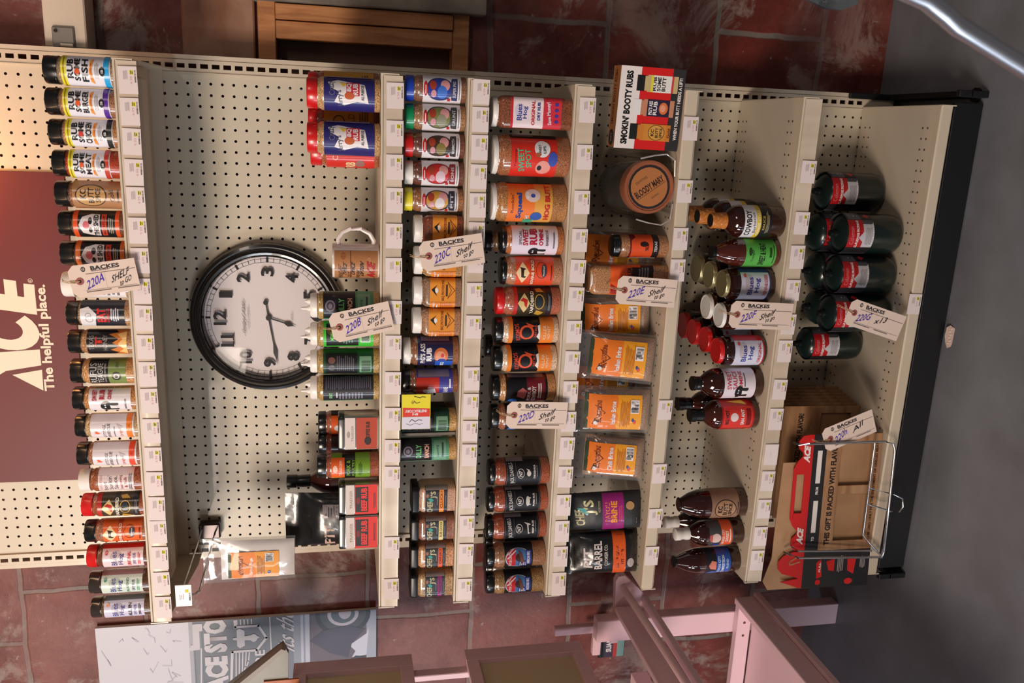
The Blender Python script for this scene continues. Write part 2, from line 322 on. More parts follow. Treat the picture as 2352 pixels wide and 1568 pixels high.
ITEMS = [
 ('spice_jar', 'shaker', 22.57, -10.8, -11.25, 1.13, 5.19, 0, 'black', 1.02, 0.38, 3.84, 'fish', (150, 125, 100), 'black-capped seasoning jar reading FISH with a sky blue band, right end of top shelf', 'spice jar', 'seasoning jars on the top shelf', {}),
 ('spice_jar', 'shaker', 20.25, -10.8, -11.25, 1.1, 5.24, 0, 'black', 1.02, 0.61, 3.91, 'burger', (150, 105, 75), 'black-capped seasoning jar reading BURGER with a purple band on top shelf', 'spice jar', 'seasoning jars on the top shelf', {}),
 ('spice_jar', 'shaker', 17.96, -10.8, -11.25, 1.07, 5.2, 0, 'black', 1.03, 0.52, 3.89, 'chicken', (170, 120, 80), 'black-capped seasoning jar reading CHICKEN with a dark band on top shelf', 'spice jar', 'seasoning jars on the top shelf', {}),
 ('spice_jar', 'shaker', 15.6, -10.8, -11.25, 1.1, 5.14, 0, 'black', 1.01, 0.89, 3.88, 'meat', (165, 60, 35), 'black-capped seasoning jar reading MEAT over red powder on top shelf', 'spice jar', 'seasoning jars on the top shelf', {}),
 ('spice_jar', 'shaker', 13.22, -10.8, -11.25, 1.1, 5.15, 0, 'black', 1.05, 0.19, 3.78, 'kcbutt', (130, 85, 60), 'black-capped brown jar with a kraft label and black ring stamp on top shelf', 'spice jar', 'seasoning jars on the top shelf', {}),
 ('spice_jar', 'shaker', 10.9, -10.8, -11.25, 1.08, 5.09, 0, 'black', 1.03, 0.51, 3.9, 'shedred', (120, 75, 50), 'black-capped jar with orange-edged black label and red box on top shelf', 'spice jar', 'seasoning jars on the top shelf', {}),
 ('spice_jar', 'shaker', 8.5, -10.8, -11.25, 1.06, 5.16, 0, 'black', 1.1, 0.28, 3.9, 'shedor', (120, 65, 40), 'black-capped jar with orange stripe, half behind the paper tag on top shelf', 'spice jar', 'seasoning jars on the top shelf', {}),
 ('spice_jar', 'shaker', 5.97, -10.8, -11.25, 1.09, 5.26, 0, 'white', 0.88, 0.41, 4.12, 'plainw', (175, 140, 100), 'white-capped seasoning jar mostly hidden behind the paper tag on top shelf', 'spice jar', 'seasoning jars on the top shelf', {}),
 ('spice_jar', 'shaker', 3.58, -10.8, -11.25, 1.08, 5.1, 0, 'black', 0.96, 0.6, 3.95, 'eat', (175, 135, 95), 'black-capped jar with black label, white swoosh and red word EAT', 'spice jar', 'seasoning jars on the top shelf', {}),
 ('spice_jar', 'shaker', 1.17, -10.8, -11.25, 1.05, 5.17, 0, 'black', 1.03, 0.59, 3.65, 'honey', (165, 120, 80), 'black-capped jar with black label and painted flames on top shelf', 'spice jar', 'seasoning jars on the top shelf', {}),
 ('spice_jar', 'shaker', -1.36, -10.8, -11.25, 1.1, 5.19, 0, 'black', 0.98, 0.81, 3.65, 'rufus', (190, 140, 90), 'black-capped jar with half black half olive green label on top shelf', 'spice jar', 'seasoning jars on the top shelf', {}),
 ('spice_jar', 'shaker', -3.76, -10.8, -11.25, 1.05, 5.22, -25, 'black', 0.94, 0.6, 3.87, 'sweetrub', (180, 125, 75), 'black-capped jar with white label and black cowboy figures on top shelf', 'spice jar', 'seasoning jars on the top shelf', {}),
 ('spice_jar', 'shaker', -6.19, -10.8, -11.25, 1.07, 5.2, -18, 'black', 0.85, 0.51, 3.91, 'bbqor', (180, 150, 110), 'black-capped jar with white label above an orange band on top shelf', 'spice jar', 'seasoning jars on the top shelf', {}),
 ('spice_jar', 'shaker', -8.73, -10.8, -11.25, 1.08, 5.26, -18, 'black', 0.96, 0.46, 3.92, 'bbqrd', (150, 100, 75), 'black-capped jar with white label above a red-orange band on top shelf', 'spice jar', 'seasoning jars on the top shelf', {}),
 ('spice_jar', 'shaker', -11.13, -10.8, -11.25, 1.03, 5.29, 0, 'white', 0.9, 0.83, 3.67, 'bone', (150, 85, 55), 'white-capped brown jar with handwritten style white label on top shelf', 'spice jar', 'seasoning jars on the top shelf', {}),
 ('spice_jar', 'shaker', -13.46, -10.8, -11.25, 1.07, 5.25, 0, 'red', 0.91, 0.55, 3.89, 'yard', (150, 80, 50), 'red-capped jar with black label and red rooster on top shelf', 'spice jar', 'seasoning jars on the top shelf', {}),
 ('spice_jar', 'shaker', -15.93, -10.8, -11.25, 1.05, 5.2, 0, 'black', 0.92, 0.45, 3.62, 'bovine', (150, 100, 75), 'black-capped jar with orange label and small black cow on top shelf', 'spice jar', 'seasoning jars on the top shelf', {}),
 ('spice_jar', 'shaker', -18.36, -10.8, -11.25, 1.07, 5.2, 0, 'red', 0.86, 0.49, 3.82, 'bluesred', (110, 60, 40), 'red-capped jar with pink-white ORIGINAL label on top shelf', 'spice jar', 'seasoning jars on the top shelf', {}),
 ('spice_jar', 'shaker', -20.95, -10.8, -11.25, 1.06, 5.22, 0, 'smoke', 1.01, 0.72, 4.11, 'bluesgreen', (90, 55, 35), 'dark-capped jar with pale green-white label, second from left on top shelf', 'spice jar', 'seasoning jars on the top shelf', {}),
 ('spice_jar', 'shaker', -23.42, -10.8, -11.25, 1.0, 5.24, 0, 'smoke', 0.87, 0.74, 4.08, 'allin', (100, 75, 50), 'dark-capped jar with lavender ALL IN label at left end of top shelf', 'spice jar', 'seasoning jars on the top shelf', {}),
 ('spice_jar', 'jar', 21.86, -10.8, -31.3, 1.35, 5.9, 0, 'red', 0.85, 0.49, 4.51, 'crazy', (185, 145, 100), 'large red-capped jar with navy label at right end of second shelf', 'spice jar', 'jars on the second shelf', {}),
 ('spice_jar', 'jar', 22.4, -7.6, -31.3, 1.43, 5.87, 0, 'red', 0.74, 0.48, 4.56, 'mustard', (150, 80, 55), 'red-capped jar with mustard label behind the right navy jar on second shelf', 'spice jar', 'jars on the second shelf', {}),
 ('spice_jar', 'jar', 18.33, -10.8, -31.3, 1.37, 5.92, 0, 'red', 0.82, 0.48, 4.55, 'crazy', (185, 145, 100), 'large red-capped jar with navy label, second from right on second shelf', 'spice jar', 'jars on the second shelf', {}),
 ('spice_jar', 'jar', 19.58, -7.4, -31.3, 1.37, 5.93, 0, 'red', 0.75, 0.47, 4.6, 'mustard', (150, 80, 55), 'red-capped jar with mustard label between and behind the two navy jars', 'spice jar', 'jars on the second shelf', {}),
 ('spice_jar', 'jar', 17.21, -7.9, -31.3, 1.38, 5.77, 0, 'red', 0.94, 0.41, 4.4, 'redlab', (160, 90, 50), 'red-capped jar with red label peeking out left of the navy jars', 'spice jar', 'jars on the second shelf', {}),
 ('squeeze_bottle', 'squeeze', 4.27, -10.8, -31.3, 1.23, 6.65, 5, 'white', 1.36, 0.54, 4.78, 'dilly', (170, 140, 85), 'white-nozzled seasoning bottle with black RANCH label beside the mug, in front of the clock', 'bottle', 'green squeeze bottles', {}),
 ('squeeze_bottle', 'squeeze', 1.73, -10.8, -31.3, 1.16, 6.7, 0, 'white', 1.38, 0.54, 4.81, 'dillygreen', (170, 140, 85), 'white-nozzled bottle with bright green label behind the tilted paper tag', 'bottle', 'green squeeze bottles', {}),
 ('squeeze_bottle', 'squeeze', -0.75, -10.8, -31.3, 1.15, 6.75, 0, 'white', 1.39, 0.53, 4.84, 'dillyback', (170, 140, 85), 'white-nozzled bottle turned to its dark green back label with barcode', 'bottle', 'green squeeze bottles', {}),
 ('squeeze_bottle', 'squeeze', -3.18, -10.8, -31.3, 1.18, 6.79, 0, 'white', 1.4, 0.52, 4.87, 'dillyside', (170, 140, 85), 'white-nozzled bottle showing ingredients panel, left one of the four nozzled bottles', 'bottle', 'green squeeze bottles', {}),
 ('spice_jar', 'shaker', -7.64, -7.5, -31.3, 1.14, 5.46, 0, 'black', 0.7, 0.52, 4.25, 'traegor', (160, 90, 60), 'black-capped jar with orange label behind the coffee rub tin', 'spice jar', 'jars on the second shelf', {}),
 ('spice_jar', 'shaker', -9.69, -7.3, -31.3, 1.15, 5.5, 0, 'black', 0.72, 0.5, 4.27, 'traegdark', (130, 60, 40), 'black-capped dark red jar behind left edge of the coffee rub tin', 'spice jar', 'jars on the second shelf', {}),
 ('spice_jar', 'shaker', -10.61, -10.8, -31.3, 1.16, 5.53, 0, 'black', 0.8, 0.82, 4.24, 'pork', (150, 80, 55), 'black-capped jar with orange and lime green label beside the coffee rub tin', 'spice jar', 'jars on the second shelf', {}),
 ('sauce_bottle', 'bottle', -14.54, -5.0, -31.3, 1.42, 8.6, 0, 'black', 2.17, 0.64, 4.38, 'dark', (70, 25, 15), 'dark sauce bottle with black cap behind the lime green jar', 'bottle', 'sauce bottles', {}),
 ('spice_jar', 'shaker', 22.63, -10.8, -38.35, 1.1, 5.03, 0, 'blue', 0.66, 0.47, 3.62, 'pigblue', (125, 85, 65), 'blue-capped jar with white label at right end of third shelf', 'spice jar', 'jars on the third shelf', {'smooth': 1}),
 ('spice_jar', 'shaker', 20.37, -10.8, -38.35, 1.1, 5.01, 0, 'green', 0.67, 0.47, 3.62, 'piggreen', (150, 110, 75), 'green-capped jar with white label on third shelf', 'spice jar', 'jars on the third shelf', {'smooth': 1}),
 ('spice_jar', 'shaker', 18.07, -10.8, -38.35, 1.06, 5.06, 0, 'red', 0.69, 0.46, 3.62, 'pigbrown', (105, 60, 45), 'red-capped jar with white label on third shelf', 'spice jar', 'jars on the third shelf', {'smooth': 1}),
 ('spice_jar', 'shaker', 15.77, -10.8, -38.35, 1.06, 5.03, 0, 'white', 0.69, 0.47, 3.61, 'pigred', (105, 60, 50), 'white-capped round jar with white label, fourth from right on third shelf', 'spice jar', 'jars on the third shelf', {'smooth': 1}),
 ('spice_jar', 'shaker', 13.54, -10.8, -38.35, 1.05, 5.04, 0, 'yellow', 0.69, 0.47, 3.61, 'pigmeat', (150, 100, 65), 'yellow-capped jar with white label on third shelf', 'spice jar', 'jars on the third shelf', {'smooth': 1}),
 ('spice_jar', 'square', 11.04, -10.9, -38.35, 1.27, 4.17, 0, 'white', 0.72, 0.55, 2.64, 'prov', (120, 60, 35), 'white-capped square jar with orange label just right of the hanging tag, third shelf', 'spice jar', 'jars on the third shelf', {}),
 ('spice_jar', 'square', 8.32, -10.9, -38.35, 1.31, 4.13, 0, 'white', 0.72, 0.56, 2.7, 'prov', (175, 130, 80), 'white-capped square jar mostly covered by the hanging tag on third shelf', 'spice jar', 'jars on the third shelf', {}),
 ('spice_jar', 'square', 5.62, -10.9, -38.35, 1.31, 4.14, 0, 'white', 0.73, 0.57, 2.77, 'provg', (140, 105, 80), 'white-capped square jar with orange label just left of the hanging tag', 'spice jar', 'jars on the third shelf', {}),
 ('spice_jar', 'square', 2.94, -10.9, -38.35, 1.24, 4.18, 0, 'white', 0.75, 0.56, 2.82, 'provm', (160, 115, 85), 'white-capped square jar with orange MOJITO style label beside the navy jar', 'spice jar', 'jars on the third shelf', {}),
 ('spice_jar', 'jar', 0.07, -10.6, -38.35, 1.32, 4.98, 0, 'white', 0.66, 0.58, 3.71, 'pigass', (140, 90, 60), 'white-capped jar with navy label and big white letters on third shelf', 'spice jar', 'jars on the third shelf', {}),
 ('spice_jar', 'shaker', -2.7, -10.8, -38.35, 1.13, 5.06, 0, 'black', 0.7, 0.51, 3.78, 'redblue', (120, 70, 45), 'black-capped jar with red and blue label right of the yellow sale card', 'spice jar', 'jars on the third shelf', {}),
 ('squeeze_bottle', 'squeeze', -6.59, -10.4, -38.35, 1.12, 4.91, 0, 'none', -0.08, 0.68, 4.99, 'dillyback', (175, 135, 80), 'dark green labelled bottle behind the yellow sale card on third shelf', 'bottle', 'green squeeze bottles', {}),
 ('squeeze_bottle', 'squeeze', -9.29, -10.8, -38.35, 1.1, 4.99, 8, 'none', -0.07, 0.7, 5.06, 'dilly', (175, 135, 80), 'short green bottle with black RANCH label left of the yellow sale card on third shelf', 'bottle', 'green squeeze bottles', {}),
 ('spice_jar', 'square', -13.89, -10.9, -38.35, 1.31, 4.07, 0, 'blackflat', 0.63, 0.79, 2.84, 'cluck', (190, 150, 125), 'black-lidded square tub reading CLUCK with orange band on third shelf', 'spice jar', 'jars on the third shelf', {}),
 ('spice_jar', 'square', -16.96, -10.9, -38.35, 1.17, 4.08, 0, 'blackflat', 0.66, 0.78, 2.78, 'rubgood', (140, 90, 70), 'black-lidded square tub with cream yellow band on third shelf', 'spice jar', 'jars on the third shelf', {}),
 ('spice_jar', 'square', -19.77, -10.9, -38.35, 1.19, 4.09, 0, 'blackflat', 0.67, 0.8, 2.73, 'oink', (190, 135, 95), 'black-lidded square tub reading OINK with red-orange band on third shelf', 'spice jar', 'jars on the third shelf', {}),
 ('spice_jar', 'square', -22.74, -10.9, -38.35, 1.28, 4.09, 0, 'blackflat', 0.66, 0.82, 2.69, 'bayou', (165, 130, 90), 'black-lidded square tub with magenta band at left end of third shelf', 'spice jar', 'jars on the third shelf', {}),
 ('spice_jar', 'square', 21.1, -10.8, -47.4, 1.35, 6.79, 0, 'white', 0.44, 0.96, 5.35, 'bluesorig', (125, 70, 45), 'tall white-capped square jar with white and red ORIGINAL label, fourth shelf right end', 'spice jar', 'jars on the fourth shelf', {}),
 ('spice_jar', 'jar', 17.51, -10.8, -47.4, 1.77, 6.67, 0, 'white', 0.42, 1.2, 5.21, 'sweetspot', (160, 100, 65), 'big white-capped jar with bright red cartoon style label on fourth shelf', 'spice jar', 'jars on the fourth shelf', {}),
 ('spice_jar', 'jar', 13.53, -10.8, -47.4, 1.72, 6.61, 0, 'white', 0.37, 1.39, 5.33, 'squeal', (175, 120, 70), 'big white-capped jar with orange and yellow cartoon style label on fourth shelf', 'spice jar', 'jars on the fourth shelf', {}),
 ('spice_jar', 'shaker', 10.22, -10.8, -47.4, 1.31, 5.6, 0, 'black', 0.41, 0.62, 4.73, 'sweetrub2', (175, 105, 60), 'black-capped jar with white label and red RUB lettering on fourth shelf', 'spice jar', 'jars on the fourth shelf', {}),
 ('spice_jar', 'shaker', 7.46, -10.8, -47.4, 1.31, 5.49, 0, 'black', 0.42, 0.86, 4.26, 'bovine2', (175, 120, 90), 'black-capped jar with red-orange label and black cow in a cream diamond, fourth shelf', 'spice jar', 'jars on the fourth shelf', {}),
 ('spice_jar', 'shaker', 4.73, -10.8, -47.4, 1.3, 5.83, 0, 'red', 0.67, 0.87, 4.33, 'yard2', (165, 90, 65), 'red-capped jar with black and gold rooster label on fourth shelf', 'spice jar', 'jars on the fourth shelf', {}),
 ('spice_jar', 'shaker', 2.03, -10.8, -47.4, 1.25, 5.86, 0, 'black', 0.7, 0.54, 4.68, 'cosmo', (205, 175, 150), 'black-capped jar with orange Q ring on black, right one of two, fourth shelf', 'spice jar', 'jars on the fourth shelf', {}),
 ('spice_jar', 'shaker', -0.66, -10.8, -47.4, 1.27, 5.88, 0, 'black', 0.75, 0.56, 4.69, 'cosmo', (205, 175, 150), 'black-capped jar with orange Q ring on black, left one of two, fourth shelf', 'spice jar', 'jars on the fourth shelf', {}),
 ('spice_jar', 'shaker', -3.46, -10.8, -47.4, 1.3, 5.94, 0, 'black', 0.71, 0.79, 4.7, 'maroon', (190, 135, 85), 'black-capped jar with black and maroon label on fourth shelf', 'spice jar', 'jars on the fourth shelf', {}),
 ('spice_jar', 'shaker', -6.26, -10.8, -47.4, 1.28, 5.92, 0, 'black', 0.69, 1.0, 4.62, 'bluebadge', (150, 90, 60), 'black-capped jar half hidden by the straight paper tag on fourth shelf', 'spice jar', 'jars on the fourth shelf', {}),
 ('spice_jar', 'shaker', -11.98, -10.4, -47.4, 1.34, 5.8, 10, 'black', 0.52, 0.88, 4.28, 'jdchicken', (150, 72, 46), 'black-capped brick red jar reading CHICKEN RUB on fourth shelf', 'spice jar', 'jars on the fourth shelf', {}),
 ('spice_jar', 'shaker', -14.84, -10.4, -47.4, 1.27, 5.8, 10, 'black', 0.55, 0.79, 4.24, 'jdpork', (150, 72, 46), 'black-capped brick red jar reading PORK RUB on fourth shelf', 'spice jar', 'jars on the fourth shelf', {}),
 ('spice_jar', 'shaker', -17.7, -10.4, -47.4, 1.27, 5.79, 10, 'black', 0.57, 0.73, 4.2, 'jdbeef', (150, 72, 46), 'black-capped brick red jar reading BEEF RUB on fourth shelf', 'spice jar', 'jars on the fourth shelf', {}),
 ('spice_jar', 'shaker', -20.57, -10.8, -47.4, 1.24, 5.8, 8, 'black', 0.71, 1.32, 4.11, 'patriot', (150, 105, 75), 'black-capped jar with flag badge label, right one of two, fourth shelf left end', 'spice jar', 'jars on the fourth shelf', {}),
 ('spice_jar', 'shaker', -23.46, -10.8, -47.4, 1.18, 5.71, 8, 'black', 0.74, 1.25, 3.98, 'patriot2', (150, 115, 75), 'black-capped jar with flag badge label at left end of fourth shelf', 'spice jar', 'jars on the fourth shelf', {}),
 ('spice_jar', 'shaker', -0.39, -7.2, -47.4, 1.15, 6.02, 0, 'black', 0.61, 0.86, 4.24, 'backj', (150, 105, 75), 'black-capped jar in the back row behind the left Q ring jar', 'spice jar', 'back row jars on the fourth shelf', {}),
 ('spice_jar', 'shaker', 9.62, -7.2, -47.4, 1.05, 6.39, 0, 'black', 0.63, 1.35, 4.63, 'backj', (150, 105, 75), 'black-capped jar in the back row behind the white RUB label jar', 'spice jar', 'back row jars on the fourth shelf', {}),
 ('spice_jar', 'shaker', -20.62, -7.2, -47.4, 1.15, 5.32, 0, 'black', 0.66, -0.19, 3.41, 'backj', (150, 105, 75), 'black-capped jar in the back row behind the BEEF RUB jar', 'spice jar', 'back row jars on the fourth shelf', {}),
 ('spice_jar', 'shaker', -23.67, -7.2, -47.4, 1.09, 5.22, 0, 'black', 0.69, -0.37, 3.28, 'backj', (150, 105, 75), 'black-capped jar in the back row behind the flag badge jars', 'spice jar', 'back row jars on the fourth shelf', {}),
 ('spice_jar', 'shaker', 9.83, -10.72, -57.3, 1.07, 5.19, 0, 'black', 0.67, 0.92, 3.7, 'shedor2', (165, 115, 80), 'small black-capped jar with orange label left of the chrome wire holder', 'spice jar', 'jars on the fifth shelf', {}),
 ('spice_jar', 'square', 6.88, -10.88, -57.3, 1.38, 7.24, 0, 'white', -0.03, 1.47, 5.52, 'orangeblk', (170, 120, 80), 'tall white-capped square jar with orange label behind the tag on fifth shelf', 'spice jar', 'jars on the fifth shelf', {}),
 ('sauce_bottle', 'bottle', 12.33, -10.7, -68.45, 1.51, 6.9, 0, 'orangeneck', 1.28, 1.44, 4.16, 'cowboy', (48, 14, 6), 'brown bottle with white and yellow label, front of its row, sixth shelf', 'bottle', 'sauces on the sixth shelf', {'lab2': 1}),
 ('sauce_bottle', 'bottle', 12.4, -7.5, -68.45, 1.57, 6.83, 0, 'orangeneck', 1.37, 1.14, 3.96, 'cowboy', (48, 14, 6), 'brown bottle with orange neck seal, second in the row behind the white-yellow labelled one', 'bottle', 'sauces on the sixth shelf', {'lab2': 1}),
 ('sauce_bottle', 'bottle', 12.36, -4.6, -68.45, 1.62, 6.74, 0, 'orangeneck', 1.44, 0.84, 3.75, 'cowboy', (48, 14, 6), 'brown bottle with orange neck seal, third back in its row on sixth shelf', 'bottle', 'sauces on the sixth shelf', {'lab2': 1}),
 ('sauce_bottle', 'bottle', 9.4, -10.7, -68.45, 1.33, 6.53, 0, 'black', 0.34, 0.57, 3.6, 'sweetheat', (75, 25, 15), 'brown bottle with bright green label on sixth shelf', 'bottle', 'sauces on the sixth shelf', {}),
 ('sauce_jar', 'jam', 6.34, -10.2, -68.45, 1.54, 4.96, 0, 'gold', 0.37, 0.6, 3.58, 'bluestenn', (40, 12, 6), 'jar of brown sauce with gold lid and lavender label, front of its row', 'jar', 'sauces on the sixth shelf', {}),
 ('sauce_jar', 'jam', 6.62, -7.0, -68.45, 1.6, 4.88, 0, 'gold', 0.44, 0.32, 3.4, 'bluestenn', (40, 12, 6), 'gold-lidded sauce jar, second in its row on sixth shelf', 'jar', 'sauces on the sixth shelf', {}),
 ('sauce_jar', 'jam', 6.7, -3.8, -68.45, 1.65, 4.83, 0, 'gold', 0.51, 0.06, 3.24, 'bluestenn', (40, 12, 6), 'gold-lidded sauce jar, back of its row on sixth shelf', 'jar', 'sauces on the sixth shelf', {}),
 ('sauce_jar', 'jam', 3.24, -10.2, -68.45, 1.41, 4.9, 0, 'white', 0.33, 0.41, 3.33, 'bluesplain', (50, 15, 8), 'white-lidded sauce jar behind the paper tag on sixth shelf', 'jar', 'sauces on the sixth shelf', {}),
 ('sauce_jar', 'jam', 3.42, -7.0, -68.45, 1.46, 4.83, 0, 'white', 0.39, 0.14, 3.16, 'bluesplain', (50, 15, 8), 'white-lidded sauce jar in the second row of sixth shelf', 'jar', 'sauces on the sixth shelf', {}),
 ('sauce_jar', 'jam', -0.27, -10.2, -68.45, 1.49, 4.81, 0, 'red', 0.41, 0.38, 3.41, 'bluestom', (40, 12, 6), 'red-lidded sauce jar with red and white label, front of its row', 'jar', 'sauces on the sixth shelf', {}),
 ('sauce_jar', 'jam', 0.08, -7.25, -68.45, 1.54, 4.79, 0, 'red', 0.46, 0.18, 3.31, 'bluestom', (40, 12, 6), 'red-lidded sauce jar, second in its row on sixth shelf', 'jar', 'sauces on the sixth shelf', {}),
 ('sauce_jar', 'jam', 0.2, -4.4, -68.45, 1.59, 4.84, 0, 'red', 0.53, 0.04, 3.26, 'bluestom', (40, 12, 6), 'red-lidded sauce jar, third in its row on sixth shelf', 'jar', 'sauces on the sixth shelf', {}),
 ('sauce_jar', 'jam', 0.24, -1.6, -68.45, 1.64, 4.77, 0, 'red', 0.59, -0.2, 3.11, 'bluestom', (40, 12, 6), 'red-lidded sauce jar, last in its row against the pegboard', 'jar', 'sauces on the sixth shelf', {}),
 ('sauce_bottle', 'bottle', -3.55, -10.32, -68.45, 1.52, 7.0, 0, 'black', 0.82, 0.96, 4.2, 'sweetsauce', (48, 14, 6), 'brown bottle with white label, red letters and black cowboy figures on sixth shelf', 'bottle', 'sauces on the sixth shelf', {}),
 ('sauce_bottle', 'bottle', -6.84, -10.25, -68.45, 1.49, 6.88, 0, 'black', 1.36, 0.65, 4.02, 'bighot', (65, 22, 12), 'brown bottle with red label and white pig shape on sixth shelf', 'bottle', 'sauces on the sixth shelf', {}),
 ('sauce_bottle', 'bottle', -6.68, -7.3, -68.45, 1.45, 6.96, 0, 'black', 1.45, 0.2, 3.63, 'bighot', (65, 22, 12), 'brown bottle with black cap behind the red labelled one on sixth shelf', 'bottle', 'sauces on the sixth shelf', {}),
 ('sauce_bottle', 'bottle', -16.52, -10.0, -68.45, 1.54, 6.95, 0, 'black', 0.05, 1.0, 3.95, 'kcsauce', (48, 14, 6), 'black-capped brown bottle with kraft label and ring stamp on sixth shelf', 'bottle', 'sauces on the sixth shelf', {}),
 ('sauce_bottle', 'bottle', -19.7, -10.24, -68.45, 1.32, 7.16, 0, 'whiteneck', 1.42, 1.26, 3.89, 'orsweet', (48, 14, 6), 'white-capped brown bottle with grey and orange label on sixth shelf', 'bottle', 'sauces on the sixth shelf', {}),
 ('sauce_bottle', 'bottle', -19.79, -7.4, -68.45, 1.3, 7.15, 0, 'whiteneck', 1.38, 1.2, 3.67, 'orsweet', (48, 14, 6), 'white-capped brown bottle behind the grey and orange labelled one', 'bottle', 'sauces on the sixth shelf', {}),
 ('sauce_bottle', 'bottle', -22.84, -10.19, -68.45, 1.33, 6.99, 0, 'black', 0.2, 1.07, 3.83, 'kccomp', (48, 14, 6), 'black-capped dark bottle with blue label at left end of sixth shelf', 'bottle', 'sauces on the sixth shelf', {}),
 ('propane_cylinder', 'propane', 14.98, -4.93, -82.4, 1.97, 6.75, 0, 'black', 0, 3.55, 6.34, 'propane', (150, 100, 65), 'dark green propane cylinder at right end of its cluster on bottom deck', 'gas cylinder', 'propane cylinders', {}),
 ('propane_cylinder', 'propane', 11.17, -8.71, -82.4, 1.99, 6.65, 0, 'black', 0, 3.7, 6.41, 'propane', (150, 100, 65), 'dark green propane cylinder nearest the front, second from right', 'gas cylinder', 'propane cylinders', {}),
 ('propane_cylinder', 'propane', 7.14, -8.76, -82.4, 1.92, 6.68, 0, 'black', 0, 3.6, 6.34, 'propane', (150, 100, 65), 'dark green propane cylinder in front row, middle of the cluster', 'gas cylinder', 'propane cylinders', {}),
 ('propane_cylinder', 'propane', 3.2, -9.03, -82.4, 1.92, 7.0, 0, 'black', 0, 3.87, 6.63, 'propane', (150, 100, 65), 'dark green propane cylinder carrying the slanted paper tag', 'gas cylinder', 'propane cylinders', {}),
 ('propane_cylinder', 'propane', -0.95, -5.13, -82.4, 1.75, 6.79, 0, 'black', 0, 3.17, 6.08, 'propane', (150, 100, 65), 'dark green propane cylinder at left end of the cluster, set back', 'gas cylinder', 'propane cylinders', {}),
 ('propane_cylinder', 'propane', 10.82, -4.7, -82.4, 2.02, 7.15, 0, 'black', 0, 3.62, 6.29, 'propane', (150, 100, 65), 'dark green propane cylinder behind the frontmost one', 'gas cylinder', 'propane cylinders', {}),
 ('propane_cylinder', 'propane', 6.79, -4.7, -82.4, 1.98, 6.59, 0, 'black', 0, 2.97, 5.69, 'propane', (150, 100, 65), 'dark green propane cylinder in second row, middle of the cluster', 'gas cylinder', 'propane cylinders', {}),
 ('propane_cylinder', 'propane', 3.0, -4.9, -82.4, 1.91, 6.19, 0, 'black', 0, 2.47, 5.21, 'propane', (150, 100, 65), 'dark green propane cylinder in second row behind the tagged one', 'gas cylinder', 'propane cylinders', {}),
]
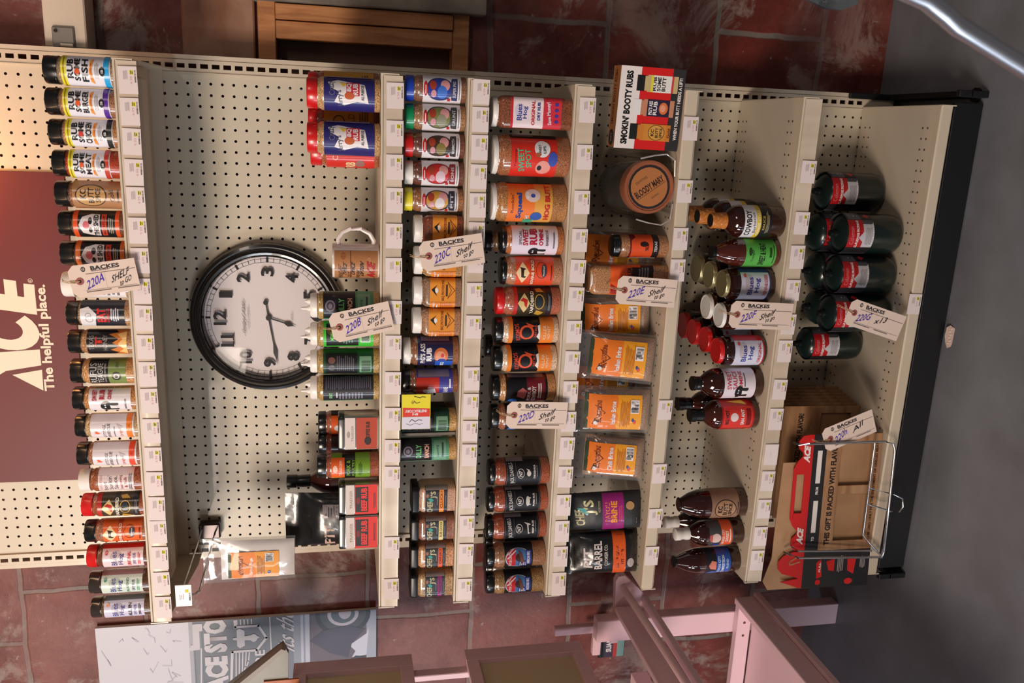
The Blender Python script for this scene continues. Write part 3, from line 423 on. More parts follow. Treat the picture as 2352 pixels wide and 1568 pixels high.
PRICE_TAGS = [('A', 1, 22.03, -12.32, 2.02), ('A', 2, 19.72, -12.32, 2.03), ('A', 3, 17.49, -12.32, 2.0), ('A', 4, 15.17, -12.33, 2.0), ('A', 5, 13.03, -12.33, 2.03), ('A', 6, 10.65, -12.33, 2.06), ('A', 7, 8.26, -12.34, 2.03), ('A', 8, 5.79, -12.34, 2.06), ('A', 9, 3.56, -12.34, 2.1), ('A', 10, 1.14, -12.35, 2.02), ('A', 11, -1.18, -12.35, 2.09), ('A', 12, -3.5, -12.35, 2.16), ('A', 13, -6.15, -12.36, 2.13), ('A', 14, -8.67, -12.36, 2.12), ('A', 15, -10.91, -12.36, 2.12), ('A', 16, -13.24, -12.37, 2.19), ('A', 17, -15.43, -12.37, 2.1), ('A', 18, -17.93, -12.37, 2.13), ('A', 19, -20.36, -12.38, 2.12), ('A', 20, -22.75, -12.38, 2.11), ('B', 1, 21.89, -32.41, 2.02), ('B', 2, 18.94, -32.41, 2.03), ('B', 3, 16.25, -32.42, 2.03), ('B', 4, 13.53, -32.42, 2.07), ('B', 5, 10.59, -32.42, 2.08), ('B', 6, 7.72, -32.42, 2.05), ('B', 7, 4.06, -32.42, 2.02), ('B', 8, 0.96, -32.43, 2.1), ('B', 9, -2.29, -32.43, 2.03), ('B', 10, -5.61, -32.43, 2.12), ('B', 11, -8.63, -32.43, 2.12), ('B', 12, -11.15, -32.43, 2.07), ('B', 13, -18.14, -32.44, 2.16), ('B', 14, -22.39, -32.44, 2.13), ('C', 1, 22.54, -39.41, 1.98), ('C', 2, 20.35, -39.41, 1.98), ('C', 3, 18.09, -39.41, 2.05), ('C', 4, 15.71, -39.41, 2.01), ('C', 5, 13.32, -39.41, 2.04), ('C', 6, 10.83, -39.4, 2.12), ('C', 7, 8.43, -39.4, 1.77), ('C', 8, 5.65, -39.4, 2.04), ('C', 9, 2.74, -39.4, 2.08), ('C', 10, -2.0, -39.4, 2.15), ('C', 11, -4.49, -39.39, 2.18), ('C', 12, -6.94, -39.39, 1.97), ('C', 13, -9.28, -39.39, 2.12), ('C', 14, -13.49, -39.39, 2.09), ('C', 15, -16.35, -39.39, 2.13), ('C', 16, -19.21, -39.38, 2.08), ('C', 17, -22.89, -39.38, 2.18), ('D', 1, 21.52, -48.52, 2.05), ('D', 2, 17.63, -48.53, 2.07), ('D', 3, 13.81, -48.54, 2.01), ('D', 4, 10.51, -48.54, 2.02), ('D', 5, 7.77, -48.55, 2.06), ('D', 6, 5.28, -48.56, 2.13), ('D', 7, 2.27, -48.56, 2.06), ('D', 8, -0.56, -48.57, 2.05), ('D', 9, -3.42, -48.58, 2.09), ('D', 10, -6.29, -48.58, 1.96), ('D', 11, -8.91, -48.59, 2.17), ('D', 12, -11.79, -48.6, 2.12), ('D', 13, -14.68, -48.6, 2.16), ('D', 14, -17.4, -48.61, 2.2), ('D', 15, -20.07, -48.61, 2.14), ('D', 16, -23.01, -48.62, 2.46), ('E', 1, 20.41, -57.91, 2.01), ('E', 2, 15.01, -57.92, 1.97), ('E', 3, 10.79, -57.93, 1.99), ('E', 4, 7.95, -57.93, 2.03), ('E', 5, -5.39, -57.96, 1.95), ('E', 6, -11.86, -57.97, 1.99), ('E', 7, -16.57, -57.98, 2.05), ('E', 8, -20.61, -57.98, 2.01), ('F', 1, 17.1, -69.64, 2.01), ('F', 2, 12.46, -69.62, 2.07), ('F', 3, 9.32, -69.6, 2.19), ('F', 4, 6.19, -69.58, 1.99), ('F', 5, 2.92, -69.56, 1.95), ('F', 6, 0.27, -69.55, 2.15), ('F', 7, -3.56, -69.53, 2.03), ('F', 8, -6.6, -69.51, 2.21), ('F', 9, -10.28, -69.49, 2.17), ('F', 10, -13.1, -69.47, 2.11), ('F', 11, -16.11, -69.46, 2.05), ('F', 12, -19.12, -69.44, 2.09), ('F', 13, -21.8, -69.42, 2.22), ('G', 1, 4.89, -82.74, 1.99)]
AUCTION_TAGS = [(6.65, -7.94, 7.31, -12.21, '220A', 'SHELF', 'to GO'), (2.9, -27.89, 3.91, -32.21, '220B', 'Shelf', 'to go'), (9.03, -35.3, 9.8, -39.93, '220C', 'Shelf', 'to go'), (-5.32, -43.29, -5.49, -48.22, '220D', 'Shelf', 'to go'), (6.22, -52.82, 5.89, -57.72, '220E', 'Shelf', 'to go'), (3.99, -63.94, 3.74, -69.49, '220F', 'Shelf', 'to go'), (4.16, -75.97, 2.56, -81.3, '220G', 'x13', ''), (-8.58, -75.36, -6.79, -79.92, '220h', 'All', '')]


WH = (228, 222, 222); BK = (18, 18, 20); RD = (200, 34, 34); OR = (228, 120, 36); CRM = (226, 206, 160); NV = (38, 38, 110); GY = (120, 116, 120)
def T(s, u, v, w, h, c, b=.018, rt=0, sh=0): return ('t', s, u, v, w, h, c, b, rt, sh)
def rubsome(word, band, dot=(220, 90, 40)):
    return [('r', -1.7, 0, 1.7, 1, (226, 224, 232)), ('r', -1.7, .89, 1.7, 1, (226, 216, 50)), ('l', -1.6, .92, 1.6, .97, 1, (150, 130, 20)),
            T('RUB', .15, .81, 1.35, .13, BK, .04), T('SOME', .1, .67, 1.6, .12, BK, .04), ('c', -.05, .67, .2, .05, dot),
            T(word, .05, .51, 1.6, .13, BK, .03), ('p', [(-.9, .33), (-.75, .40), (0, .43), (.75, .40), (.9, .33), (.75, .34), (0, .37), (-.75, .34)], (240, 150, 60)), T('SEASONING', 0, .385, 1.1, .03, (150, 70, 20)),
            ('l', -.5, .23, .6, .32, 3, (170, 165, 170)), ('r', -1.7, .02, 1.7, .13, band), ('c', 0, .16, .3, .06, BK), T('SB', 0, .16, .25, .05, WH)]
def shed(oc):
    return [('r', -1.7, 0, 1.7, 1, (26, 26, 30)), ('r', -1.7, .9, 1.7, 1, oc), ('r', -1.7, 0, 1.7, .09, oc), ('s', [(-1.2, .5), (1.2, .5)], .02, GY),
            ('p', [(-.9, .42), (.85, .42), (.9, .60), (.62, .80), (0, .88), (-.62, .8), (-.85, .6)], (222, 216, 220)), ('c', 0, .72, .3, .07, (214, 110, 120)), ('c', .32, .63, .26, .045, BK), ('c', -.36, .63, .22, .04, BK),
            T('THE SHED', 0, .50, 1.6, .11, BK, .03), ('r', -.85, .27, .85, .38, (200, 60, 40)), T('RACK ATTACK', 0, .325, 1.4, .05, (30, 20, 20)), ('l', -.7, .12, .7, .24, 3, (150, 140, 130))]
def provision(line):
    return [('r', -1.6, 0, 1.6, 1, (224, 142, 48)), T('BBQ PROVISIONS', .2, .48, 1.4, .13, (120, 50, 20), .03), ('p', [(-.2, .72), (.25, .95), (.6, .70), (.3, .82)], BK), ('c', .2, .74, .18, .06, WH),
            ('s', [(-.35, .3), (.2, .02), (.75, .3)], .05, (120, 60, 20)), ('s', [(-.35, .3), (.2, .16), (.75, .3)], .05, (120, 60, 20)), ('r', -.2, .3, .6, .38, (70, 50, 40)), ('r', -1.6, 0, -.6, .98, (222, 128, 40)), ('l', -1.3, .1, -.6, .6, 7, (190, 100, 30)),
            T(line, -.95, .86, .7, .08, WH), ('l', -1.3, .68, -.7, .76, 1, WH)]
def jack(word, k):
    e = [('r', -1.9, 0, 1.9, 1, (28, 28, 33)), T('JACK DANIELS', 0, .82, 1.7, .14, (210, 206, 206), .01, 6), ('g', 0, .58, .36, .1, .88, (210, 206, 206)), ('s', [(-.8, .72), (.8, .72)], .02, GY), T('N7', 0, .58, .4, .1, (214, 210, 210), .03),
         T(word, .1, .19, 1.0, .055, WH, .03), ('l', -.3, .1, .7, .14, 1, GY), ('s', [(-1.7, .97), (1.7, .97)], .025, GY), ('s', [(-1.7, .03), (1.7, .03)], .025, GY), ('r', .95, .5, 1.5, .98, (150, 135, 140))]
    if k == 0: e += [('c', 0, .35, .2, .06, (205, 200, 196)), ('p', [(.1, .35), (.35, .43), (.25, .33)], (205, 200, 196))]
    if k == 1: e += [('c', 0, .36, .38, .055, (205, 200, 196)), ('r', -.3, .28, -.2, .34, (205, 200, 196)), ('r', .2, .28, .3, .34, (205, 200, 196))]
    if k == 2: e += [('p', [(-.45, .33), (.3, .36), (.48, .44), (.4, .3), (.3, .25), (.25, .32), (-.3, .31), (-.36, .25)], (205, 200, 196))]
    return e
def pigchef(c1, c2, word, bc=(50, 50, 60)):
    return [('r', -1.6, 0, 1.6, 1, (224, 218, 222)), ('c', 0, .56, .95, .35, bc), ('c', 0, .57, .84, .3, c1), ('c', .3, .42, .42, .12, (214, 150, 150)), ('c', -.25, .5, .5, .13, c2), ('c', .3, .74, .35, .09, (160, 60, 40)),
            ('c', -.35, .72, .28, .07, (205, 140, 150)), ('c', 0, .93, .55, .055, (190, 40, 40)), ('l', -.4, .91, .4, .95, 1, WH),
            ('p', [(-.9, .10), (.9, .10), (.85, .25), (.4, .28), (-.4, .28), (-.85, .25)], bc), T(word, 0, .18, 1.2, .08, (190, 190, 195)), ('r', -.95, .28, -.7, .36, (190, 40, 40)), ('l', -.8, .03, .8, .07, 1, GY)]
def chefj(c, word):
    return [('r', -1.3, 0, 1.3, 1, (46, 48, 54)), T("CHEF", -.5, .78, .9, .25, (200, 190, 150), .02), T("J'S", .45, .62, .55, .3, (200, 190, 150), .02), ('c', .38, .9, .16, .07, (150, 100, 80)), ('p', [(-.15, .72), (.15, .88), (.22, .74), (.05, .62)], (60, 160, 150)),
            ('s', [(-.1, .66), (-.55, .5)], .06, (90, 90, 80)), ('l', -.4, .42, .5, .48, 1, GY), ('r', -1.3, .16, 1.3, .37, c), T(word, .05, .265, 1.3, .12, shade(c, .35), .02), ('l', -.5, .06, .5, .11, 1, GY), ('r', .8, .02, 1.3, .98, (140, 125, 125))]
def bbq(c):
    return [('r', -1.7, 0, 1.7, 1, (222, 212, 216)), ('p', [(-.1, .78), (.12, .86), (.1, .91), (-.06, .88), (-.12, .93), (-.16, .82)], (230, 90, 40)), T('BUTTSTAGE', 0, .68, 1.3, .07, (70, 60, 70), .0), T('BARBECUE', 0, .58, 1.5, .07, (70, 60, 70), .0),
            ('l', -.6, .43, .6, .47, 1, GY), T('Original', 0, .3, 1.0, .09, c, .0, 8), ('p', [(.2, .33), (.7, .4), (.5, .25)], (200, 190, 196)), ('r', -1.7, .04, 1.7, .17, c), T('RUB', .4, .105, .5, .05, shade(c, .8))]
def blues(top, word, wc, bg, edge):
    return [('r', -1.7, 0, 1.7, 1, bg), ('r', 1.0, 0, 1.7, 1, edge), ('c', .15, .66, .6, .16, shade(bg, .86)), T('Blues', .05, .72, 1.3, .14, (60, 60, 140), .01), T('Hog', 0, .54, 1.0, .14, (60, 60, 140), .01),
            T(word, 0, .35, 1.4, .09, wc, .02), T('DRY RUB', 0, .22, 1.0, .07, (80, 80, 140), .0), ('l', -.6, .07, .6, .14, 2, shade(wc, 1.2)), ('c', .6, .9, .18, .04, top)]
def jamlab(edge, word, wc):
    return [('r', -1.8, 0, 1.8, 1, (206, 208, 226)), ('r', -1.8, 0, 1.8, .04, edge), ('r', .95, 0, 1.8, 1, edge), ('c', .2, .72, .55, .14, (190, 180, 190)), T('Blues', 0, .68, 1.15, .17, (50, 60, 150), .02), T('Hog', .05, .44, .9, .2, (50, 60, 150), .02), T(word, .05, .16, 1.4, .11, wc, .01), ('c', .7, .86, .15, .05, (200, 90, 80))]
def cowboys(u, v, s, h):
    return [('c', u-.25*s, v+.05*h*.8, .12*s, .1*h, BK), ('r', u-.42*s, v+.06*h, u-.05*s, v+.1*h, BK), ('c', u+.1*s, v+.02*h, .38*s, .22*h, BK), ('c', u+.02*s, v+.06*h, .05*s, .035*h, WH), ('c', u+.2*s, v+.06*h, .05*s, .035*h, WH),
            ('r', u-.25*s, v-.45*h, u-.1*s, v, BK), ('r', u+.2*s, v-.45*h, u+.35*s, v, BK), ('p', [(u-.05*s, v-.4*h), (u+.15*s, v-.4*h), (u+.2*s, v-.12*h), (u-.08*s, v-.15*h)], WH)]
DSG = {
 'fish': rubsome('FISH', (40, 165, 226)), 'burger': rubsome('BURGER', (86, 40, 150)), 'chicken': rubsome('CHICKEN', (40, 44, 40), (200, 60, 50)), 'meat': rubsome('MEAT', (190, 60, 45)),
 'kcbutt': [('r', -1.5, 0, 1.5, 1, (168, 122, 84)), ('c', 0, .62, .8, .3, (190, 146, 92)), ('g', 0, .62, .85, .32, .93, (40, 30, 24)), T('KC', .1, .78, .7, .13, (40, 30, 24), .03), T('BUTT', 0, .62, 1.1, .12, (50, 36, 28), .02), T('SPICE', 0, .48, 1.0, .1, (50, 36, 28), .02), T('Gold', 0, .2, .8, .1, (60, 40, 30), .0, 12), ('l', -.5, .04, .5, .1, 1, (60, 40, 30))],
 'shedred': shed((226, 84, 34)), 'shedor': shed((214, 110, 50)), 'plainw': [('r', -1.7, 0, 1.7, 1, WH), ('l', -.8, .1, .8, .9, 8, GY)],
 'eat': [('r', -1.7, 0, 1.7, 1, (36, 38, 46)), ('c', -.45, .83, .75, .17, (220, 216, 220)), ('p', [(-1.2, .7), (-1.2, 1), (.5, 1), (.7, .82), (.1, .63)], (220, 216, 220)), ('g', -.3, .8, .28, .09, .8, (150, 150, 155)), ('g', .0, .82, .2, .07, .8, (150, 150, 155)), T('EAT', 0, .52, 1.1, .2, (206, 40, 44), .05), T('BARBECUE', 0, .37, 1.1, .06, (206, 40, 44), .02), ('l', -.5, .12, .6, .32, 4, (190, 190, 200))],
 'honey': [('r', -1.7, 0, 1.7, 1, (24, 20, 20)), T('TEXAS', .1, .88, 1.2, .12, (150, 140, 140), .0), T('T', .2, .7, .8, .18, (190, 40, 36), .05), T('HONEY', .1, .54, 1.3, .12, (150, 140, 140), .0), ('p', [(-1.3, 0), (-1.1, .35), (-.8, .2), (-.5, .42), (-.2, .18), (.1, .36), (.4, .2), (.8, .45), (1, .2), (1.4, .3), (1.4, 0)], (206, 120, 50)), ('p', [(-1, 0), (-.7, .2), (-.4, .08), (0, .22), (.4, .1), (.8, .24), (1.1, 0)], (236, 190, 120))],
 'rufus': [('r', -1.7, 0, 1.7, 1, (30, 28, 28)), ('r', -1.7, 0, 1.7, .48, (118, 136, 74)), T('RUFUS', 0, .88, 1.7, .18, (200, 198, 195), .0), T('TEAGUE', 0, .69, 1.7, .15, (200, 198, 195), .0), T('TOUCHED WITH FIRE', 0, .56, 1.6, .05, (170, 168, 165)), ('c', -.2, .26, .35, .13, (50, 46, 44)), ('g', -.2, .26, .22, .08, .6, (190, 190, 170)), T('SPICY', .7, .24, .5, .08, (80, 100, 60))],
 'sweetrub': [('r', -1.6, 0, 1.6, 1, (224, 216, 220))]+cowboys(-.15, .58, 1.25, .62)+[T('SWEET', .95, .86, .9, .11, (176, 40, 60), .03), T('RUB', 1.0, .68, .8, .13, (176, 40, 60), .04), T('OMINE', 1.0, .5, .8, .1, (176, 40, 60), .03), ('l', -.4, .1, .7, .16, 1, GY)],
 'bbqor': bbq((232, 124, 40)), 'bbqrd': bbq((226, 74, 44)),
 'bone': [('r', -1.6, 0, 1.6, 1, (224, 206, 206)), T('FLAVOR FOODS', 0, .92, 1.4, .07, (206, 110, 100), .0), T('Bone', -.3, .8, .9, .11, (60, 50, 60), .0, 4), T("Suckin'", 0, .66, 1.3, .12, (60, 50, 60), .0, 4), T('Sauce,', 0, .5, 1.2, .13, (60, 50, 60), .0, 4), T('Seasoning', 0, .35, 1.3, .1, (170, 50, 60), .0, 5), T('& Rub', 0, .23, .9, .09, (170, 50, 60), .0, 5), ('l', -.8, .05, .8, .15, 2, GY)],
 'yard': [('r', -1.7, 0, 1.7, 1, (60, 48, 30)), ('r', -1.7, .9, 1.7, 1, (190, 44, 40)), ('p', [(-.75, .72), (0, .58), (.75, .72), (0, .9)], (216, 190, 130)), ('p', [(-.35, .66), (.25, .64), (.4, .76), (.2, .84), (.1, .74), (-.15, .72)], (190, 40, 36)), ('r', -1.7, .47, 1.7, .58, (24, 22, 22)), T('YARDBIRD', 0, .525, 1.8, .085, (236, 224, 200), .03), ('g', .1, .33, .55, .13, .86, (200, 160, 80)), ('c', .1, .33, .38, .08, (40, 50, 60)), ('r', -1.7, 0, 1.7, .14, (34, 32, 36)), ('l', -.6, .04, .7, .1, 2, GY), ('p', [(-1.2, .3), (-.7, .2), (-.5, .4), (-.9, .44)], (190, 150, 60)), ('p', [(1.2, .3), (.8, .2), (.8, .4), (1.1, .44)], (190, 150, 60))],
 'bovine': [('r', -1.7, 0, 1.7, 1, (222, 96, 36)), ('p', [(-.8, .82), (0, .64), (.8, .82), (0, 1)], (236, 206, 160)), ('p', [(-.35, .76), (-.3, .86), (.3, .87), (.4, .92), (.35, .8), (.28, .73), (.2, .79), (-.2, .79), (-.25, .73)], (50, 30, 24)), ('r', -1.7, .5, 1.7, .62, (190, 66, 30)), T('BOVINE BOLD', 0, .56, 1.9, .08, (240, 220, 196), .03), ('g', .2, .32, .6, .15, .9, (150, 50, 24)), ('c', .15, .26, .45, .07, (60, 60, 70)), T('Plowboys', .15, .26, .7, .05, WH), ('l', -.6, .03, .6, .09, 1, (120, 40, 20))],
 'bluesred': blues((200, 80, 80), 'ORIGINAL', (206, 44, 50), (228, 206, 210), (176, 34, 36)), 'bluesgreen': blues((90, 150, 120), 'JALAPENO', (90, 140, 110), (206, 218, 206), (150, 110, 106)), 'allin': blues((230, 160, 120), 'ALL IN', (40, 36, 44), (206, 200, 222), (96, 88, 92)),
 'crazy': [('r', -2, 0, 2, 1, (42, 38, 108)), ('p', [(-.55, .12), (.6, .2), (.75, .5), (.9, .72), (.7, .92), (.35, .86), (.1, .7), (-.5, .8), (-.7, .6), (-.45, .35)], WH), T('Crazy', .35, .84, .9, .16, (90, 90, 110), .02, 10), T("Jerry's", -.3, .68, 1.0, .14, (90, 90, 110), .02, 8), ('r', -.1, .3, .7, .56, (196, 50, 60)), T('BBQ', .3, .5, .7, .1, (230, 225, 230), .03), T('RUB', .3, .38, .7, .1, (230, 225, 230), .03), ('c', -.1, .5, .22, .1, (190, 90, 50)), ('p', [(.4, .62), (.7, .7), (.6, .55)], (226, 190, 60)), T('ALL PURPOSE', .1, .24, .9, .06, (60, 60, 80)), ('r', 1.2, .1, 1.8, .95, (150, 140, 170))],
 'mustard': [('r', -2, 0, 2, 1, (196, 138, 44)), ('g', .1, .7, .4, .12, .8, (110, 60, 30)), T('BOLD', 0, .45, 1.2, .14, (140, 80, 40)), ('l', -1, .1, 1, .3, 4, (120, 80, 40))],
 'redlab': [('r', -2, 0, 2, 1, (210, 46, 36)), T('Crazy', 0, .8, 1.1, .16, (230, 170, 150)), T('RIB', -.9, .5, .5, .2, (230, 210, 160), .03), ('c', -.8, .3, .3, .1, (150, 110, 100))],
 'dilly': [('r', -1.8, 0, 1.8, 1, (86, 150, 116)), ('r', -1.05, .36, 1.4, 1, (32, 30, 36)), ('c', .05, .86, .42, .1, (120, 112, 124)), ('g', .05, .86, .3, .07, .6, (60, 55, 66)), T('DILLY', 0, .64, 1.2, .11, (120, 196, 130), .03), T('RANCH', 0, .47, 1.2, .1, (232, 176, 150), .04), ('r', -.9, .06, 1.0, .32, (120, 166, 140)), T('Seasoning', 0, .24, 1.0, .07, (40, 60, 50), .0, 4), ('l', -.6, .1, .8, .17, 1, (60, 80, 70)), T('LACTOBACILLI', -1.35, .5, .12, .7, (40, 60, 50))],
 'dillygreen': [('r', -1.8, 0, 1.8, 1, (70, 190, 60)), ('r', -.9, .3, 1.1, .94, (26, 32, 26)), ('c', .4, .82, .3, .1, (90, 70, 40)), T('MEAN', .0, .82, .6, .08, (120, 220, 100)), T('GREEN', .2, .7, .9, .09, (120, 220, 100), .02), ('l', -.7, .4, .9, .62, 4, (90, 120, 90)), ('r', -.5, .06, .7, .26, (190, 220, 180)), ('b', -.4, .08, .6, .24, BK)],
 'dillyback': [('r', -1.8, 0, 1.8, 1, (28, 70, 46)), ('r', -1.1, .32, 1.1, .95, (26, 26, 30)), ('c', .3, .83, .25, .07, (120, 80, 70)), ('c', -.3, .83, .25, .07, (90, 90, 90)), ('l', -.7, .38, .7, .74, 9, (84, 80, 88)), ('r', -.8, .04, .6, .28, (120, 160, 130)), ('b', -.7, .06, .3, .24, (30, 40, 30))],
 'dillyside': [('r', -1.8, 0, 1.8, 1, (100, 190, 90)), ('r', -1.0, .0, 1.5, 1, (40, 38, 46)), ('l', .1, .04, 1.3, .96, 22, (90, 86, 100)), ('l', -.8, .2, -.1, .7, 8, (120, 116, 128)), ('r', -1.5, 0, -1.05, 1, (120, 180, 150)), ('r', -.6, .72, -.1, .74, WH), T('GREAT', -.4, .85, .5, .06, (150, 220, 150))],
 'traegor': [('r', -1.7, 0, 1.7, 1, (36, 22, 20)), ('r', -1.7, .56, .9, 1, (222, 92, 36)), ('r', .3, .1, 1.7, .5, (120, 20, 20)), T('TRAEGER', -.2, .66, 1.2, .08, WH), ('c', -.2, .85, .25, .08, WH)],
 'traegdark': [('r', -1.7, 0, 1.7, 1, (60, 24, 20)), ('r', -.9, .56, .9, .95, (50, 18, 16)), ('r', -1.7, 0, 1.7, .5, (90, 26, 20))],
 'pork': [('r', -1.7, 0, 1.7, 1, (110, 150, 40)), ('r', -1.2, .38, 1.7, .72, (26, 26, 22)), ('r', -.9, .66, 1.0, 1, (226, 96, 38)), T('TRAEGER', .1, .76, 1.3, .07, (240, 200, 180)), ('c', .05, .9, .3, .06, (240, 200, 180)), T('PORK &', .1, .56, 1.3, .1, (120, 170, 50), .02), T('POULTRY', .1, .43, 1.4, .07, (120, 170, 50), .02), ('l', -.6, .2, .6, .3, 3, (60, 90, 30))],
 'dark': [('r', -1.7, 0, 1.7, 1, (60, 30, 26)), ('l', -.8, .2, .8, .8, 6, (130, 110, 100))],
 'pigblue': pigchef((40, 60, 150), (60, 110, 200), 'SUPER PIG', (52, 54, 100)), 'piggreen': pigchef((120, 124, 70), (140, 140, 120), 'GRUNT', (64, 64, 62)), 'pigbrown': pigchef((70, 50, 36), (130, 116, 60), 'MAMMOTH', (58, 44, 44)), 'pigred': pigchef((196, 44, 44), (214, 190, 200), 'BONE', (140, 40, 44)), 'pigmeat': pigchef((200, 150, 60), (222, 214, 216), 'PIT', (50, 52, 70)),
 'prov': provision('Chef'), 'provg': provision('Garden'), 'provm': provision('Thai Mojito'),
 'pigass': [('r', -1.8, 0, 1.8, 1, (36, 34, 76)), T("PIG'S ASS", 0, .86, 1.5, .14, WH, .03), T('RUB', -.05, .68, 1.0, .15, WH, .05), ('c', -.1, .34, .55, .2, (206, 110, 60)), ('c', -.15, .36, .36, .14, (224, 150, 120)), ('c', -.55, .32, .25, .12, (50, 60, 150)), ('c', -.1, .3, .14, .05, (200, 70, 60)), ('r', -1.2, 0, -.5, .5, (36, 90, 190)), T('BBQ', -.9, .3, .5, .12, WH, .03), ('r', .95, .1, 1.5, .9, (110, 100, 130))],
 'redblue': [('r', -1.7, 0, 1.7, 1, (66, 64, 146)), ('r', -1.7, .38, .55, 1, (188, 48, 34)), ('r', .6, .1, 1.4, .95, (130, 116, 128)), ('p', [(-1, .45), (-.4, .5), (-.5, .8), (-.8, .82), (-1.1, .7)], WH), T('LANE', -.6, .2, .7, .12, WH, .02), ('l', -.4, .05, .5, .12, 1, WH)],
 'cluck': chefj((232, 138, 60), 'CLUCK!'), 'rubgood': chefj((222, 200, 130), 'RUB GOOD'), 'oink': chefj((222, 84, 36), 'OINK!'), 'bayou': chefj((138, 30, 110), 'BAYOU DUST'),
 'bluesorig': [('r', -1.0, 0, 1.0, 1, (232, 216, 220)), ('r', -1.0, 0, 1.0, .36, (206, 50, 66)), ('r', -1.0, .95, 1.0, 1, (200, 40, 50)), ('c', .1, .82, .42, .1, (210, 200, 215)), T('Blues', 0, .83, 1.0, .1, (50, 60, 140), .02), T('Hog', 0, .71, .75, .1, (50, 60, 140), .02), T('ORIGINAL', 0, .56, 1.5, .07, (196, 36, 50), .03), T('DRY RUB', .1, .45, 1.1, .06, (50, 60, 140), .03), T('Save Money!', 0, .24, 1.4, .1, (230, 210, 225), .03, 6), ('c', -.5, .1, .1, .04, (70, 60, 150)), ('c', -.15, .1, .1, .04, (70, 60, 150)), ('c', .2, .1, .1, .04, (70, 60, 150)), ('c', .55, .1, .1, .04, (70, 60, 150))],
 'sweetspot': [('r', -2, 0, 2, 1, (214, 48, 36)), ('r', 1.0, 0, 2, 1, (28, 24, 30)), ('b', 1.2, .5, 1.75, .95, (150, 130, 140)), T('Yummy', -.1, .9, .9, .06, (120, 20, 20)), T('SWEET', -.2, .78, 1.2, .13, (80, 180, 140), .02, 6), T('SPOT', -.1, .63, .9, .12, (80, 180, 140), .02, 6), ('c', -.55, .3, .38, .16, (226, 150, 140)), ('c', -.55, .38, .14, .05, BK), ('c', .4, .33, .42, .17, (228, 226, 228)), ('c', -.1, .1, .36, .1, (60, 80, 170)), T("SWEET", .35, .38, .5, .06, BK), T("LIPS", .35, .28, .35, .06, BK), ('c', .1, .42, .1, .06, (170, 90, 60))],
 'squeal': [('r', -2, 0, 2, 1, (232, 120, 50)), ('r', 1.25, 0, 2, 1, (28, 24, 30)), ('b', 1.4, .5, 1.85, .95, (150, 130, 140)), ('r', -2, 0, 1.25, .4, (222, 160, 70)), T("Rockin'", 0, .9, 1, .07, (150, 60, 30)), T('Squeal', -.15, .73, 1.4, .15, (40, 70, 150), .04), ('c', .45, .45, .35, .17, (226, 200, 196)), ('c', .35, .56, .1, .04, WH), ('c', .55, .56, .1, .04, WH), ('c', .42, .44, .1, .05, (60, 80, 170)), T('IS THE', -.9, .55, .6, .08, WH), ('c', -.7, .35, .28, .13, (50, 90, 170)), ('r', -1.4, .4, -.9, .62, (70, 170, 130)), T('HOG BUTT', .1, .12, 2.0, .12, (196, 40, 40), .04)],
 'sweetrub2': [('r', -1.7, 0, 1.7, 1, (222, 210, 224)), T('SPECIAL', .3, .82, 1.0, .06, (60, 50, 60)), T('SWEET', .35, .71, 1.2, .12, (176, 34, 60), .04), T('RUB', .4, .54, 1.2, .17, (176, 34, 60), .05), T("O'MINE", .35, .37, 1.2, .1, (176, 34, 60), .04), T('BARBECUE', .3, .24, 1.1, .06, (90, 60, 80))]+cowboys(-.85, .5, .9, .55)+[('l', -.5, .06, .8, .12, 1, GY)],
 'maroon': [('r', -1.8, 0, 1.8, 1, (24, 24, 30)), ('r', -1.8, .06, 1.8, .5, (120, 30, 44)), ('p', [(-.7, .55), (0, .5), (.25, .6), (.0, .72), (-.4, .74)], (206, 110, 110)), T('PORK &', -.3, .45, 1.2, .08, WH, .03), T('COWBOY', -.3, .33, 1.3, .1, WH, .04), ('l', -.8, .14, .6, .24, 2, WH), ('c', -.95, .82, .36, .11, (60, 110, 190)), ('r', 1.05, .1, 1.6, .95, (130, 110, 120))],
 'bluebadge': [('r', -1.8, 0, 1.8, 1, (24, 24, 30)), ('c', -.95, .82, .36, .11, (60, 110, 190)), ('l', -.6, .3, .6, .7, 4, GY)],
 'cosmo': [('r', -1.8, 0, 1.8, 1, (24, 22, 26)), ('r', -1.8, .9, 1.8, 1, (228, 130, 50)), ('r', -1.8, 0, 1.8, .3, (228, 130, 50)), T('KOSMOS', .0, .8, 1.3, .1, (206, 70, 50), .02, 8), ('g', 0, .6, .55, .16, .72, (222, 84, 50)), ('p', [(.3, .52), (.75, .62), (.5, .42)], (222, 84, 50)), T('DRY RUB', .1, .4, .9, .05, (206, 70, 50)), ('p', [(-.6, .3), (.6, .3), (.5, .36), (.0, .34), (-.3, .38)], (226, 220, 214)), T('KILLER', 0, .2, 1.1, .06, (240, 200, 160)), T('HONEY', 0, .11, 1.0, .06, (240, 200, 160))],
 'jdchicken': jack('CHICKEN RUB', 0), 'jdpork': jack('PORK RUB', 1), 'jdbeef': jack('BEEF RUB', 2),
 'backj': [('r', -1.7, 0, 1.7, 1, (30, 28, 30))],
 'orangeblk': [('r', -1.2, 0, 1.2, 1, (44, 28, 28)), ('r', -1.2, .3, 1.2, 1, (226, 92, 40)), ('p', [(-.9, .98), (-.2, .98), (-1.1, .5)], (150, 30, 24)), ('r', -.9, .7, -.2, .78, WH), ('p', [(.2, .5), (.9, .5), (.9, .0), (.4, .1)], (40, 30, 30)), T('KILLER', .4, .56, 1.0, .1, (30, 20, 20), .03), ('l', .1, .1, .9, .36, 4, GY)],
